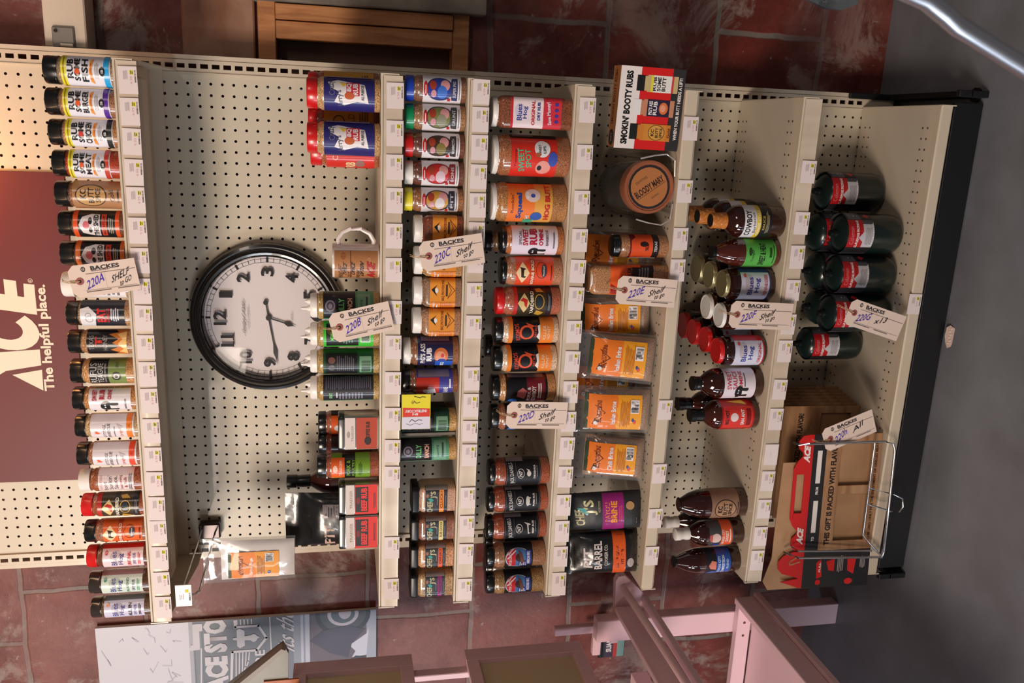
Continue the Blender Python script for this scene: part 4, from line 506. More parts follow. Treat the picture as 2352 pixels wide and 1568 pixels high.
 'cowboy': [('r', -1.7, 0, 1.7, 1, (30, 28, 32)), ('r', -1.7, .55, 1.7, 1, (222, 220, 226)), ('r', -1.7, .40, 1.7, .56, (220, 190, 50)), T('COWBOY', -.05, .84, 1.7, .2, BK, .03), T('Barbecue', 0, .65, 1.3, .1, (60, 60, 66), .0, 6), T('RANGE STYLE', 0, .48, 1.7, .08, (240, 236, 220), .03), T('SAUCE', 0, .3, .9, .08, (190, 170, 60)), ('l', -.8, .1, .8, .22, 3, (150, 140, 110))],
 'sweetheat': [('r', -1.7, 0, 1.7, 1, (84, 168, 72)), T('Traeger', -.1, .76, .9, .1, (40, 70, 36)), ('c', .2, .85, .3, .06, (40, 70, 36)), T('SWEET & HEAT', 0, .45, 1.7, .2, (24, 40, 22), .03), ('r', -.2, .14, .5, .22, (40, 70, 36)), ('l', -.8, .05, .8, .1, 1, (40, 70, 36))],
 'bluestenn': jamlab((50, 60, 140), 'TENNESSEE', (190, 60, 80)), 'bluesplain': jamlab((180, 100, 90), 'HONEY', (190, 60, 80)), 'bluestom': jamlab((190, 36, 44), 'ORIGINAL', (196, 50, 60)),
 'sweetsauce': [('r', -1.7, 0, 1.7, 1, (224, 214, 224)), T('SWEET', .5, .84, 1.3, .14, (190, 50, 70), .02), T('SAUCE', .5, .66, 1.3, .14, (190, 50, 70), .02), T('OMINE', .5, .48, 1.3, .12, (190, 50, 70), .02), ('l', 0, .32, 1, .38, 1, (100, 80, 90))]+cowboys(-.45, .5, 1.1, .6),
 'bighot': [('r', -1.7, 0, 1.7, 1, (176, 30, 28)), ('r', -.8, .05, .9, .95, (216, 56, 50)), ('c', .1, .62, .3, .12, (232, 214, 214)), T('BIG HOT', .1, .84, 1.0, .12, (50, 24, 24), .03), T('SAN ANT', .1, .36, 1.1, .11, WH, .04), ('r', -.5, .1, .7, .24, (130, 24, 24)), ('p', [(1, .2), (1.3, .8), (1.5, .3)], (226, 180, 60)), ('p', [(-1.4, .1), (-1.1, .3), (-.9, .1)], (226, 150, 50))],
 'kcsauce': [('r', -1.7, 0, 1.7, 1, (150, 116, 96)), ('c', -.05, .5, .62, .36, (176, 136, 104)), ('g', -.05, .5, .68, .4, .93, (46, 34, 28)), T('KC', -.05, .7, .5, .18, (40, 30, 26), .04), T('BUTT', -.05, .5, .9, .16, (46, 34, 28), .03), T('SPICE', -.05, .33, .8, .13, (46, 34, 28), .03), ('l', -.5, .02, .5, .08, 1, (46, 34, 28))],
 'orsweet': [('r', -1.7, 0, 1.7, 1, (74, 74, 78)), ('r', -1.7, .05, 1.7, .5, (226, 92, 50)), ('c', -.05, .72, .4, .2, (220, 190, 184)), ('p', [(-.4, .86), (.3, .86), (.2, 1), (-.2, .98)], (200, 90, 90)), T('SMOKED CITY', 0, .42, 1.3, .1, (240, 220, 210), .02), T('SWEET', .1, .27, .9, .13, (240, 220, 210), .03), ('c', -.8, .66, .25, .16, (50, 70, 160)), ('l', -.5, .1, .8, .17, 1, (240, 220, 210))],
 'kccomp': [('r', -1.7, 0, 1.7, 1, (32, 32, 40)), ('r', -1.7, .05, 1.7, .6, (40, 84, 170)), ('p', [(-.4, .62), (.3, .62), (.4, .8), (0, .92), (-.3, .84)], (214, 130, 110)), T('KANSAS CITY', 0, .5, 1.5, .1, (190, 206, 226), .03), T('COMPETITION', 0, .34, 1.6, .11, (210, 220, 236), .03), T('BLEND', .1, .18, .8, .08, (190, 206, 226)), ('c', -.95, .75, .4, .2, (60, 100, 190))],
 'propane': [('r', -2.6, 0, 2.6, 1, (70, 72, 76)), ('r', -.75, .4, .85, 1, (176, 24, 30)), T('Coleman', 0, .86, .9, .15, (214, 120, 124), .0, 4), T('ALL-PURPOSE PROPANE', .05, .64, 1.5, .1, (232, 226, 226), .03), ('p', [(-.6, .42), (-.3, .42), (-.1, .6), (.2, .42), (.6, .42), (.6, .0), (-.6, .0)], (190, 186, 192)), ('r', -1.1, 0, -.62, 1, (32, 32, 36)), ('r', .85, 0, 1.7, .45, (24, 24, 28)), ('p', [(.95, .2), (1.12, .32), (1.3, .2), (1.12, .06)], (210, 44, 44)), ('p', [(1.0, .62), (1.12, .72), (1.26, .62), (1.12, .52)], (210, 206, 210)), ('r', .86, .45, 1.7, .95, (96, 98, 104)), T('DANGER', .4, .5, .6, .08, (200, 40, 40), .03), ('l', -.5, .08, .55, .34, 5, (150, 146, 150)), T('EN 417/19L', .1, .04, 1.2, .06, (230, 228, 230), .02)],
}
DSG['shedor2'] = [('r', -1.6, 0, 1.6, 1, (226, 84, 40)), ('r', -1.6, .8, 1.6, 1, (110, 26, 36)), ('r', -1.6, 0, 1.6, .22, (36, 28, 32)), ('p', [(-1.4, .95), (.6, .95), (.9, .8), (-1.2, .8)], (226, 84, 40)), ('c', .3, .52, .22, .14, (40, 26, 28)), T('TRUE', .0, .42, .6, .12, (60, 20, 20), .02), T('TEXAS', .1, .12, .9, .09, WH), ('r', -1.35, .05, -1.05, .95, WH)]
DSG['bovine2'] = [tuple(e) for e in DSG['bovine']]; DSG['bovine2'][0] = ('r', -1.7, 0, 1.7, 1, (222, 74, 38))
DSG['yard2'] = DSG['yard']
def flag(word):
    return [('r', -1.8, 0, 1.8, 1, (32, 30, 34)), ('c', 0, .52, .85, .46, (190, 190, 200)), ('c', 0, .52, .8, .43, (70, 110, 160)), ('p', [(-.75, .62), (-.6, .85), (0, .95), (.6, .85), (.78, .6)], (186, 36, 50)),
            ('s', [(0, .9), (.6, .6)], .1, (224, 216, 220)), ('s', [(.25, .93), (.75, .66)], .08, (224, 216, 220)), T('RIB RUB CANDY', -.1, .8, 1.2, .1, (230, 200, 200), .02, 0), ('c', .05, .5, .3, .12, (60, 34, 30)), ('r', -.75, .2, -.2, .5, (40, 50, 110)), ('l', -.7, .22, -.25, .48, 4, (190, 195, 215)), ('p', [(-.5, .4), (.6, .52), (.4, .4), (-.3, .3)], (100, 60, 50)), ('r', -.55, .06, .6, .26, (50, 60, 140)), T(word, 0, .16, 1.0, .12, (210, 214, 230), .03)]
DSG['patriot'] = flag('AMERICAN BBQ'); DSG['patriot2'] = flag('BACKYARD BBQ')

# ------------------------------------------------------------------ structure: wall and floor
def block_wall():
    m = bpy.data.materials.new('terracotta_block_wall'); m.use_nodes = True
    nt, N, L, b = nodes(m)
    tc = N.new('ShaderNodeTexCoord'); sp = N.new('ShaderNodeSeparateXYZ'); cb = N.new('ShaderNodeCombineXYZ')
    L.new(tc.outputs['Object'], sp.inputs[0]); L.new(sp.outputs[0], cb.inputs[0]); L.new(sp.outputs[2], cb.inputs[1])
    wob = N.new('ShaderNodeTexNoise'); wob.inputs['Scale'].default_value = 7; wob.inputs['Detail'].default_value = 4
    vm = N.new('ShaderNodeVectorMath'); vm.operation = 'MULTIPLY_ADD'; vm.inputs[1].default_value = (.022, .022, 0)
    L.new(cb.outputs[0], wob.inputs['Vector']); L.new(wob.outputs['Color'], vm.inputs[0]); L.new(cb.outputs[0], vm.inputs[2])
    mp = N.new('ShaderNodeMapping'); mp.inputs['Location'].default_value = (.135, -.148, 0)
    L.new(vm.outputs[0], mp.inputs[0])
    br = N.new('ShaderNodeTexBrick'); br.inputs['Scale'].default_value = 1
    br.inputs['Brick Width'].default_value = 12.1*U; br.inputs['Row Height'].default_value = 12.05*U; br.inputs['Mortar Size'].default_value = .009
    br.inputs['Mortar Smooth'].default_value = .5; br.offset = .5
    br.inputs['Color1'].default_value = (*lin((116, 44, 34)), 1); br.inputs['Color2'].default_value = (*lin((132, 60, 50)), 1); br.inputs['Mortar'].default_value = (*lin((140, 128, 120)), 1)
    L.new(mp.outputs[0], br.inputs['Vector'])
    n1 = N.new('ShaderNodeTexNoise'); n1.inputs['Scale'].default_value = 6; n1.inputs['Detail'].default_value = 10; n1.inputs['Roughness'].default_value = .68
    L.new(cb.outputs[0], n1.inputs['Vector'])
    r1 = ramp(nt, [(.3, (70, 56, 54)), (.5, (126, 126, 126)), (.7, (172, 172, 174))])
    L.new(n1.outputs[0], r1.inputs[0])
    mx = N.new('ShaderNodeMix'); mx.data_type = 'RGBA'; mx.blend_type = 'OVERLAY'; mx.inputs[0].default_value = .75
    L.new(br.outputs['Color'], mx.inputs[6]); L.new(r1.outputs[0], mx.inputs[7])
    # worn lime plaster patches and pinkish scuffs
    n2 = N.new('ShaderNodeTexNoise'); n2.inputs['Scale'].default_value = 4.2; n2.inputs['Detail'].default_value = 14; n2.inputs['Roughness'].default_value = .74; n2.inputs['Distortion'].default_value = .5
    L.new(cb.outputs[0], n2.inputs['Vector'])
    r2 = ramp(nt, [(.53, (0, 0, 0)), (.60, (215, 215, 215))])
    L.new(n2.outputs[0], r2.inputs[0])
    m2 = N.new('ShaderNodeMix'); m2.data_type = 'RGBA'; m2.inputs[7].default_value = (*lin((150, 134, 126)), 1)
    L.new(r2.outputs[0], m2.inputs[0]); L.new(mx.outputs[2], m2.inputs[6])
    n3 = N.new('ShaderNodeTexNoise'); n3.inputs['Scale'].default_value = 2.6; n3.inputs['Detail'].default_value = 14; n3.inputs['Roughness'].default_value = .7
    L.new(cb.outputs[0], n3.inputs['Vector'])
    r3 = ramp(nt, [(.44, (0, 0, 0)), (.60, (190, 190, 190))])
    L.new(n3.outputs[0], r3.inputs[0])
    m3 = N.new('ShaderNodeMix'); m3.data_type = 'RGBA'; m3.inputs[7].default_value = (*lin((142, 92, 84)), 1)
    L.new(r3.outputs[0], m3.inputs[0]); L.new(m2.outputs[2], m3.inputs[6])
    n4 = N.new('ShaderNodeTexNoise'); n4.inputs['Scale'].default_value = 38; n4.inputs['Detail'].default_value = 6; n4.inputs['Roughness'].default_value = .6
    L.new(cb.outputs[0], n4.inputs['Vector'])
    r4 = ramp(nt, [(.66, (0, 0, 0)), (.70, (200, 200, 200))]); L.new(n4.outputs[0], r4.inputs[0])
    m4 = N.new('ShaderNodeMix'); m4.data_type = 'RGBA'; m4.inputs[7].default_value = (*lin((164, 152, 146)), 1)
    L.new(r4.outputs[0], m4.inputs[0]); L.new(m3.outputs[2], m4.inputs[6])
    L.new(m4.outputs[2], b.inputs['Base Color']); b.inputs['Roughness'].default_value = .42; b.inputs['Specular IOR Level'].default_value = .35
    ad = N.new('ShaderNodeMath'); ad.operation = 'MULTIPLY_ADD'; ad.inputs[1].default_value = -.5
    L.new(br.outputs['Fac'], ad.inputs[0]); L.new(n2.outputs[0], ad.inputs[2])
    bp_ = N.new('ShaderNodeBump'); bp_.inputs['Strength'].default_value = .55; bp_.inputs['Distance'].default_value = .006
    L.new(ad.outputs[0], bp_.inputs['Height']); L.new(bp_.outputs[0], b.inputs['Normal'])
    return m
WALL_M = block_wall()
wb = MB()
# wall with an opening for the timber framed hatch (X 26.2..46, Z -40.6..-20.4)
ox0, ox1, oz0, oz1 = 22.5, 46, -40.6, -20.4
for a, b_ in (((-90, 4, -87), (ox0, 9, 40)), ((ox1, 4, -87), (80, 9, 40)), ((ox0, 4, -87), (ox1, 9, oz0)), ((ox0, 4, oz1), (ox1, 9, 40))):
    wb.box(a, b_, WALL_M)
structure(wb.build('wall_back', loc=(0, 0, 0)))
FLOOR_M = noise_mat('grey_painted_concrete', [(.3, (104, 105, 110)), (.55, (118, 121, 128)), (.8, (132, 135, 142))], 5, .42, .1, .15)
nt, N, L, b = nodes(FLOOR_M)
f = MB(); f.box((-110, -170, -90), (100, 4, -87), FLOOR_M); structure(f.build('floor', loc=(0, 0, 0)))

# timber framed hatch in the wall
WOOD = noise_mat('raw_pine', [(.3, (150, 96, 54)), (.5, (172, 114, 68)), (.7, (188, 132, 84))], 9, .5, .1, .1, 5, 0, (8, 8, .9), .6)
BOARD = noise_mat('dark_hardboard', [(.3, (84, 52, 34)), (.7, (100, 64, 42))], 6, .5)
t = thing('wall_hatch', 'raw pine framed hatch with dark board set into the block wall right of the rack', 'hatch', (35, 4.5, -40.6))
def rel(o, base): return (o[0]-base[0], o[1]-base[1], o[2]-base[2])
def pbox(t, base, name, a, b_, m, bev=.06):
    q = MB(); q.box(rel(a, base), rel(b_, base), m, bev); return q.build(name, t)
base = (35, 4.5, -40.6)
pbox(t, base, 'frame_rail', (22.7, 3.0, -22.1), (45.8, 6, -20.5), WOOD)
pbox(t, base, 'frame_rail', (22.7, 3.0, -40.5), (45.8, 6, -38.9), WOOD)
pbox(t, base, 'frame_stile', (28.8, 2.6, -38.85), (30.2, 5, -22.15), WOOD)
pbox(t, base, 'frame_stile', (27.1, 2.9, -38.85), (28.7, 5, -22.15), WOOD)
pbox(t, base, 'board_panel', (22.7, 5.4, -38.9), (45.8, 5.8, -22.1), BOARD)
q = MB(); q.box((30.3, 1.8, -42), (46, 3.9, -18.2), noise_mat('grey_concrete', [(.35, (92, 84, 76)), (.65, (122, 114, 104))], 14, .8, 0, .4), .1)
tag(q.build('concrete_surround', loc=(0, 0, 0)), 'grey concrete surround beside the pine framed hatch', 'surround')
GLZ = noise_mat('brown_glazed_block', [(.32, (104, 62, 44)), (.5, (140, 96, 72)), (.68, (156, 120, 100))], 5, .35, .3, .15, 6, 0, (1, 1, 3))
q = MB(); q.box((20, 3.2, -20.2), (37, 4.2, -13.7), GLZ, .15); tag(q.build('glazed_wall_block', loc=(0, 0, 0)), 'smooth brown glazed block in the wall above the pine hatch', 'wall block')

# white cable duct with its clip plate
t = thing('cable_duct', 'white cable duct running across the block wall behind the rack top', 'cable duct', (32, 1.2, -6.1)); base = (32, 1.2, -6.1)
pbox(t, base, 'duct_body', (25.0, .9, -6.05), (48, 3.9, -2.6), mat('white_duct', (205, 192, 176), .45), .12)
pbox(t, base, 'clip_plate', (25.0, .6, -5.1), (26.7, .95, -3.3), mat('grey_metal_plate', (140, 134, 128), .4, .5), .08)
q = MB(); q.tube([(25.2-32, -.65, 1.1), (25.2-32, -.65, 2.1)], .16, mat('white_latch', (214, 204, 190), .4)); q.build('latch', t)
q = MB(); q.tube([(26.35-32, -.75, 2.45), (26.35-32, -.55, 2.45)], .14, DARKHOLE); q.build('screw', t)

# ------------------------------------------------------------------ gondola rack
RB = (0, 0, -87)
rack = thing('gondola_shelving', 'cream steel gondola shelving with pegboard back and black kick base', 'shelving', RB)
# pegboard with real holes
PZ0, PZ1 = -84, 6
def pegboard(x0, nx, z0, nz, name):
    v = []; f = []; m = []; rh = .135; n = 8
    def cell(cx, cz):
        i = len(v)
        sq = [(.5, 0), (.5, .5), (0, .5), (-.5, .5), (-.5, 0), (-.5, -.5), (0, -.5), (.5, -.5)]
        for sx, sz in sq: v.append((cx+sx, 0, cz+sz))
        for k in range(n): a = k*math.pi/4; v.append((cx+rh*math.cos(a), 0, cz+rh*math.sin(a)))
        for k in range(n): a = k*math.pi/4; v.append((cx+rh*math.cos(a), .22, cz+rh*math.sin(a)))
        for k in range(n):
            j = (k+1) % n
            f.append([i+j, i+k, i+8+k, i+8+j]); m.append(0)
            f.append([i+8+j, i+8+k, i+16+k, i+16+j]); m.append(1)
    for a in range(nx):
        for b_ in range(nz): cell(x0+a+.5, z0+b_+.5)
    for q_ in ([(x0-.6, z0), (x0, z0), (x0, z0+nz), (x0-.6, z0+nz)], [(x0+nx, z0), (x0+nx+.6, z0), (x0+nx+.6, z0+nz), (x0+nx, z0+nz)]):
        i = len(v); v.extend([(x, 0, z) for x, z in q_]); f.append([i, i+1, i+2, i+3]); m.append(0)
    return v, f, m
v, f_, m_ = pegboard(-23, 46, -84, 90, '')
me = bpy.data.meshes.new('pegboard'); me.from_pydata([(x*U, y*U, (z+87)*U) for x, y, z in v], [], f_)
me.materials.append(PEG_M); me.materials.append(mat('pegboard_core', (96, 66, 44), .8)); me.polygons.foreach_set('material_index', m_); me.update()
bm = bmesh.new(); bm.from_mesh(me); bmesh.ops.remove_doubles(bm, verts=bm.verts, dist=1e-6); bm.to_mesh(me); bm.free()
o = bpy.data.objects.new('pegboard', me); COL.objects.link(o); o.parent = rack
def upright(sg):
    q = MB(); X = lambda x: sg*x; top = 93.5; m = SHELF_M
    q.box((X(23.45), -.12, 1), (X(23.80), .05, top), m); q.box((X(24.2), -.12, 1), (X(24.52), .05, top), m)
    z = 1.0
    zs = [1.0]
    for k in range(-82, 6):       # slots centred on whole inches
        zc = k+87; q.box((X(23.80), -.12, zs[-1]), (X(24.2), .05, zc-.34), m); zs.append(zc+.34)
    q.box((X(23.80), -.12, zs[-1]), (X(24.2), .05, top), m)
    q.box((X(24.56), -.06, 1), (X(24.95), 3.0, top), m); q.box((X(23.2), .3, 1), (X(23.5), 3.0, top), m)
    q.box((X(23.35), -.2, 1), (X(23.45), .05, top), m)
    return q.build('upright', rack)
upright(1); upright(-1)
KZ = 4.6-.05
q = MB(); q.box((-23.9, -12.35, .1), (23.9, -11.9, 3.1), KICK_M, .05); q.build('kick_plate', rack)
for sx in (-1, 1):
    q = MB(); q.box((sx*24.4, -12.75, 0), (sx*25.0, 2.8, 1.9), KICK_M, .06); q.box((sx*24.4, -12.75, 1.7), (sx*25.0, -12.2, 3.1), KICK_M, .05)
    q.box((sx*24.4, -.5, 1.5), (sx*25.0, 2.8, 6.4), KICK_M, .06)
    q.tube([(sx*24.7, -11.2, 0), (sx*24.7, -11.2, .3)], .7, KICK_M); q.build('base_bracket', rack)
GRM = mat('shelf_edge_shadow_gap', (150, 138, 120), .5)
CLEAR = mat('clear_label_strip', (196, 184, 170), .12, 0, .6)
STRIP = noise_mat('clear_tag_strip', [(.4, (188, 170, 150)), (.6, (208, 192, 172))], 14, .35, .15, 0, 2, 0, (1, 1, .1))
HOLES = mat('shelf_perforation', (86, 74, 60), .8)
XL, XR = -24.4, 23.6
SHL = {'A': 'topmost cream steel shelf, carrying the full row of twenty jars', 'B': 'cream steel shelf directly below the wall clock', 'C': 'cream steel shelf carrying the colour-capped jars and square tubs', 'D': 'cream steel shelf carrying the tall jars and the Q ring jars', 'E': 'cream steel shelf carrying the clear brine bags', 'F': 'cream steel shelf carrying brown sauce bottles', 'G': 'deep bottom deck carrying the green propane cylinders'}
def shelf(zs, yf, strip=True, holes=True, name='shelf', back=-.25):
    sh = thing('steel_shelf', SHL[name], 'shelf', (0, 0, zs), 'cream steel shelves of the rack')
    q = MB(); m = SHELF_M
    q.box((XL+.05, yf+.02, -.09), (XR-.05, back, 0), m)                      # deck
    q.box((XL+.05, yf+.04, -1.15), (XR-.05, yf+.13, -.05), m)                # front return
    q.box((XL+.05, back-.1, -1.2), (XR-.05, back, -.05), m)                 # back flange
    q.box((XL+.05, yf+1.0, -1.25), (XR-.05, yf+1.1, -.05), m); q.box((XL+.05, yf+.05, -1.3), (XR-.05, yf+1.1, -1.2), m)
    q.box((XL+1, -6.9, -.75), (XR-1, -4.6, -.1), m, .2)                     # stiffening channel
    if holes:
        for k in range(45):
            x = -22.5+k
            for y in (-1.1, -1.9, yf+2.1, yf+1.4):
                q.face([(x-.09, y-.11, .004), (x+.09, y-.11, .004), (x+.09, y+.11, .004), (x-.09, y+.11, .004)], HOLES)
    q.build('shelf_deck', sh)
    for X in (XL, XR-.12):
        e = MB(); s_ = 1 if X > 0 else -1
        e.v = []; pts = [(yf+.4, -1.35), (yf+.4, -.02), (back, -.02), (back, -2.4), (-2.5, -2.4)]
        a = [(X, y, z) for y, z in pts]; c = [(X+.12, y, z) for y, z in pts]
        e.face(a, m); e.face(c[::-1], m)
        for i in range(5):
            j = (i+1) % 5; e.face([a[j], a[i], c[i], c[j]], m)
        e.build('side_bracket', sh)
    # price channel: curved c-profile
    c = MB()
    if strip:
        prof = [(yf+.05, .02), (yf-.14, .02), (yf-.16, -.13), (yf-.06, -.2), (yf-.02, -.7), (yf-.08, -1.25), (yf-.2, -1.34), (yf-.2, -1.44), (yf+.1, -1.44)]
    else:
        prof = [(yf+.3, .03), (yf-.1, .03), (yf-.22, -.1), (yf-.22, -1.05), (yf-.1, -1.2), (yf+.3, -1.2)]
    c.grid([[(x, y, z) for y, z in prof] for x in (XL, XR)], m, False, False)
    for x in (XL, XR): c.face([(x, y, z) for y, z in prof], m)
    c.box((XL, yf+.0, -1.44), (XL+.1, yf-.24, .04), m); c.box((XR-.1, yf+.0, -1.44), (XR, yf-.24, .04), m)
    c.build('price_channel', sh)
    if strip:
        c = MB(); c.grid([[(x, yf-.19, -.22), (x, yf-.22, -.45), (x, yf-.24, -.8), (x, yf-.27, -1.6), (x, yf-.3, -1.72)] for x in (XL+.15, XR-.15)], STRIP, False, True)
        c.grid([[(x, yf-.15, -.22), (x, yf-.18, -.45), (x, yf-.2, -.8), (x, yf-.23, -1.6), (x, yf-.3, -1.72)] for x in (XL+.15, XR-.15)], STRIP, False, True)
        c.build('tag_strip', sh)
    return sh
SHZ = {'A': -11.25, 'B': -31.3, 'C': -38.35, 'D': -47.4, 'E': -57.3, 'F': -68.45, 'G': -82.4}
for k, z in SHZ.items(): shelf(z, -12.42, k not in 'GE', k in 'EFG', k)
# ------------------------------------------------------------------ jars and bottles
def build_item(it):
    name, kind, X, Y, Z, R, H, rot, cap, ch, lo, hi, des, body, label, cat, group, kw = it
    t = thing(name, label, cat, (X, Y, Z), group, rot)
    C = CAPS.get(cap, BLACKM); sp = spice(body); fm = None; cut = max(.12, R*.17)
    if kind in ('shaker', 'jar'):
        q = MB(); nk = H-ch; rb = R
        q.loft(circ(36), [(rb*.86, 0), (rb*.95, .05), (rb*.985, .14), (rb*.985, nk-.52), (rb*.97, nk-.36), (rb*.9, nk-.2), (rb*.86, nk-.08), (rb*.86, nk+.02)], sp)
        q.build('jar_body', t)
        c = MB(); rc = R*(.95 if kind == 'shaker' else .93)
        if kw.get('smooth'): c.loft(circ(36), [(rc, nk), (rc, H-.08), (rc-.07, H), (.02, H)], C)
        else: c.loft(ribbed(56, .02), [(rc, nk), (rc, nk+.12), (rc*.985, nk+.14), (rc*.985, H-.14), (rc*.94, H-.03), (rc*.85, H), (.02, H)], C)
        c.build('cap', t)
        fm = map_cyl(R*.985, lo); su = R*.985
    elif kind == 'square':
        q = MB(); nk = H-ch; o_ = rrect(.38)
        q.loft(o_, [(R*.86, 0), (R*.96, .05), (R*.985, .15), (R*.985, nk-.5), (R*.96, nk-.3), (R*.86, nk-.12), (R*.8, nk), (R*.8, nk+.05)], sp)
        q.build('jar_body', t)
        c = MB()
        if cap == 'blackflat': c.loft(rrect(.3), [(R*.97, nk), (R*.99, nk+.08), (R*.99, H-.1), (R*.93, H), (.02, H)], C)
        else: c.loft(ribbed(56, .02), [(R*.94, nk), (R*.94, H-.12), (R*.88, H), (.02, H)], C)
        c.build('cap', t)
        fm = map_square(R*.985, .38, lo); su = R*.985; cut = .13
        t.rotation_euler[2] = math.radians(rot)
    elif kind == 'squeeze':
        q = MB(); nk = H-ch if ch > .5 else H
        q.loft(circ(36), [(R*.88, 0), (R*.97, .06), (R*.985, .15), (R*.985, nk-.35), (R*.95, nk-.15), (R*.8, nk)], sp)
        q.build('bottle_body', t)
        if ch > .5:
            c = MB(); s0 = nk+ch*.42
            c.loft(ribbed(48, .02), [(R*.88, nk), (R*.88, nk+ch*.3), (R*.8, s0), (.02, s0)], C)
            for dx, hh in ((-.28, 1.0), (.34, .74)):
                c2 = [(.26, s0-.02), (.24, s0+.2), (.15, s0+.3), (.10, nk+ch*hh), (.02, nk+ch*hh)]
                c.grid([[(x+dx, y, z) for x, y in circ(14)(r_)] for r_, z in c2], C, True)
            c.build('nozzle_cap', t)
        fm = map_cyl(R*.985, lo); su = R*.985
    elif kind == 'bottle':
        nk = H-ch; sh_ = hi+.1
        g = mat('brown_sauce_glass', body, .06, 0, 1)
        q = MB(); q.loft(circ(36), [(R*.85, 0), (R*.95, .06), (R*.985, .2), (R*.985, sh_), (R*.93, sh_+(nk-sh_)*.3), (R*.72, sh_+(nk-sh_)*.65), (R*.46, sh_+(nk-sh_)*.9), (R*.4, nk), (R*.38, nk+.1)], g)
        q.build('bottle_body', t)
        c = MB(); cr = R*.44
        if cap == 'whiteneck': pr_ = [(cr*1.08, nk-.1), (cr*1.1, nk+ch*.12), (cr, nk+ch*.3), (cr*.98, nk+ch*.5), (cr*1.12, nk+ch*.62), (cr*1.12, H-.05), (cr, H), (.02, H)]
        elif cap == 'orangeneck': pr_ = [(cr*1.15, nk-.15), (cr*1.12, nk+.3), (cr*1.08, H-.35), (cr*1.12, H-.1), (cr*1.05, H), (.02, H)]
        else: pr_ = [(cr, nk-.05), (cr, nk+ch*.35), (cr*.96, nk+ch*.4), (cr*.96, nk+ch*.55), (cr*1.08, nk+ch*.58), (cr*1.08, H-.05), (cr, H), (.02, H)]
        c.loft(circ(28), pr_, C); c.build('cap', t)
        if cap == 'orangeneck':
            d = MB(); d.loft(circ(24), [(cr*.9, H), (cr*.9, H+.02), (.02, H+.02)], BLACKM); d.build('cap_top', t)
        fm = map_cyl(R*.985, lo); su = R*.985
    elif kind == 'jam':
        nk = H-ch; g = mat('brown_sauce_glass', body, .06, 0, 1)
        q = MB(); q.loft(circ(36), [(R*.85, 0), (R*.95, .08), (R*.985, .22), (R*.985, nk-.4), (R*.95, nk-.22), (R*.82, nk-.08), (R*.8, nk+.1)], g); q.build('jar_body', t)
        c = MB(); rc = R*.86
        c.loft(ribbed(60, .012), [(rc, nk), (rc, nk+.1), (rc*.99, nk+.12), (rc*.99, H-.1), (rc*.95, H-.01), (rc*.88, H), (rc*.86, H-.03), (.02, H-.03)], C); c.build('lid', t)
        fm = map_cyl(R*.985, lo); su = R*.985
    elif kind == 'propane':
        g = mat('dark_green_painted_steel', (13, 30, 28), .28, 0, .3)
        q = MB(); pr_ = [(R*.55, 0), (R*.62, .12), (R*.82, .3), (R*.94, .6), (R*.985, 1.1), (R*.985, H-1.3), (R*.95, H-.85), (R*.84, H-.45), (R*.64, H-.16), (R*.4, H-.03), (R*.22, H)]
        q.loft(circ(40), pr_, g); q.build('cylinder_body', t)
        c = MB(); c.loft(circ(20), [(.42, H-.05), (.42, H+.25), (.3, H+.3), (.3, H+.62), (.02, H+.62)], mat('dark_valve', (30, 34, 34), .4, .5)); c.build('valve', t)
        fm = map_cyl(R*.985, lo); su = R*.985
    if des and fm:
        decal('label', DSG[des], su, hi-lo, fm, t, True, cut)
    return t
for it in ITEMS: build_item(it)

# ------------------------------------------------------------------ price tags
WORDS = {'A': 'top', 'B': 'second', 'C': 'third', 'D': 'fourth', 'E': 'fifth', 'F': 'sixth', 'G': 'bottom'}
ORD = ['', 'first', 'second', 'third', 'fourth', 'fifth', 'sixth', 'seventh', 'eighth', 'ninth', 'tenth', 'eleventh', 'twelfth', 'thirteenth', 'fourteenth', 'fifteenth', 'sixteenth', 'seventeenth', 'eighteenth', 'nineteenth', 'twentieth']
TAGP = (222, 208, 206)
def tag_art(i, w):
    e = [('r', -.5, -.5, .5, .5, TAGP), ('r', .2, -.32, .36, -.12, (214, 204, 60)), ('l', .21, -.3, .35, -.14, 2, (70, 70, 30)), ('l', .02, .0, .36, .24, 5, (176, 158, 160)), T('4.99' if i % 3 else '9.99', .0, -.18, .28, .13, (214, 160, 168), .0), ('b', -.08, -.44, .38, -.36, (96, 84, 88))]
    return e
for s, i, x, z, w in PRICE_TAGS:
    h = 1.38
    last = sum(1 for q_ in PRICE_TAGS if q_[0] == s)
    if s == 'G': lab = 'lone white price label on the front edge of the bottom deck'
    else: lab = 'white price label on the %s shelf edge, %s from the right' % (WORDS[s], ORD[i]) if i > 1 else 'white price label at the right end of the %s shelf edge' % WORDS[s]
    art = tag_art(i, w)
    if s == 'F' and i == 9: art = [0, ('s', [(-.1, .02), (-.05, .08), (0, 0), (.05, .07), (.1, .0), (.15, .05)], .015, (150, 140, 150))]; lab = 'blank white label with faint handwriting on the sixth shelf edge'
    rnd = random.Random(i*7+ord(s)); tl = rnd.uniform(-1.2, 1.2)
    yf = -12.42-.29 if s not in 'GE' else -12.42-.25
    c_ = MB(); c_.box((-w/2, -.012, -h/2), (w/2, .012, h/2), print_mat(TAGP, False)); o = c_.build('price_label')
    o.location = W(x, yf-.06, z); o.rotation_euler = (math.radians(-4 if s not in 'GE' else 0), math.radians(tl), 0)
    decal('label_print', art[1:], w, h, map_flat(-.012), o, False, None, .004, .002)
    tag(o, lab, 'price label', 'price labels on the %s shelf edge' % WORDS[s])

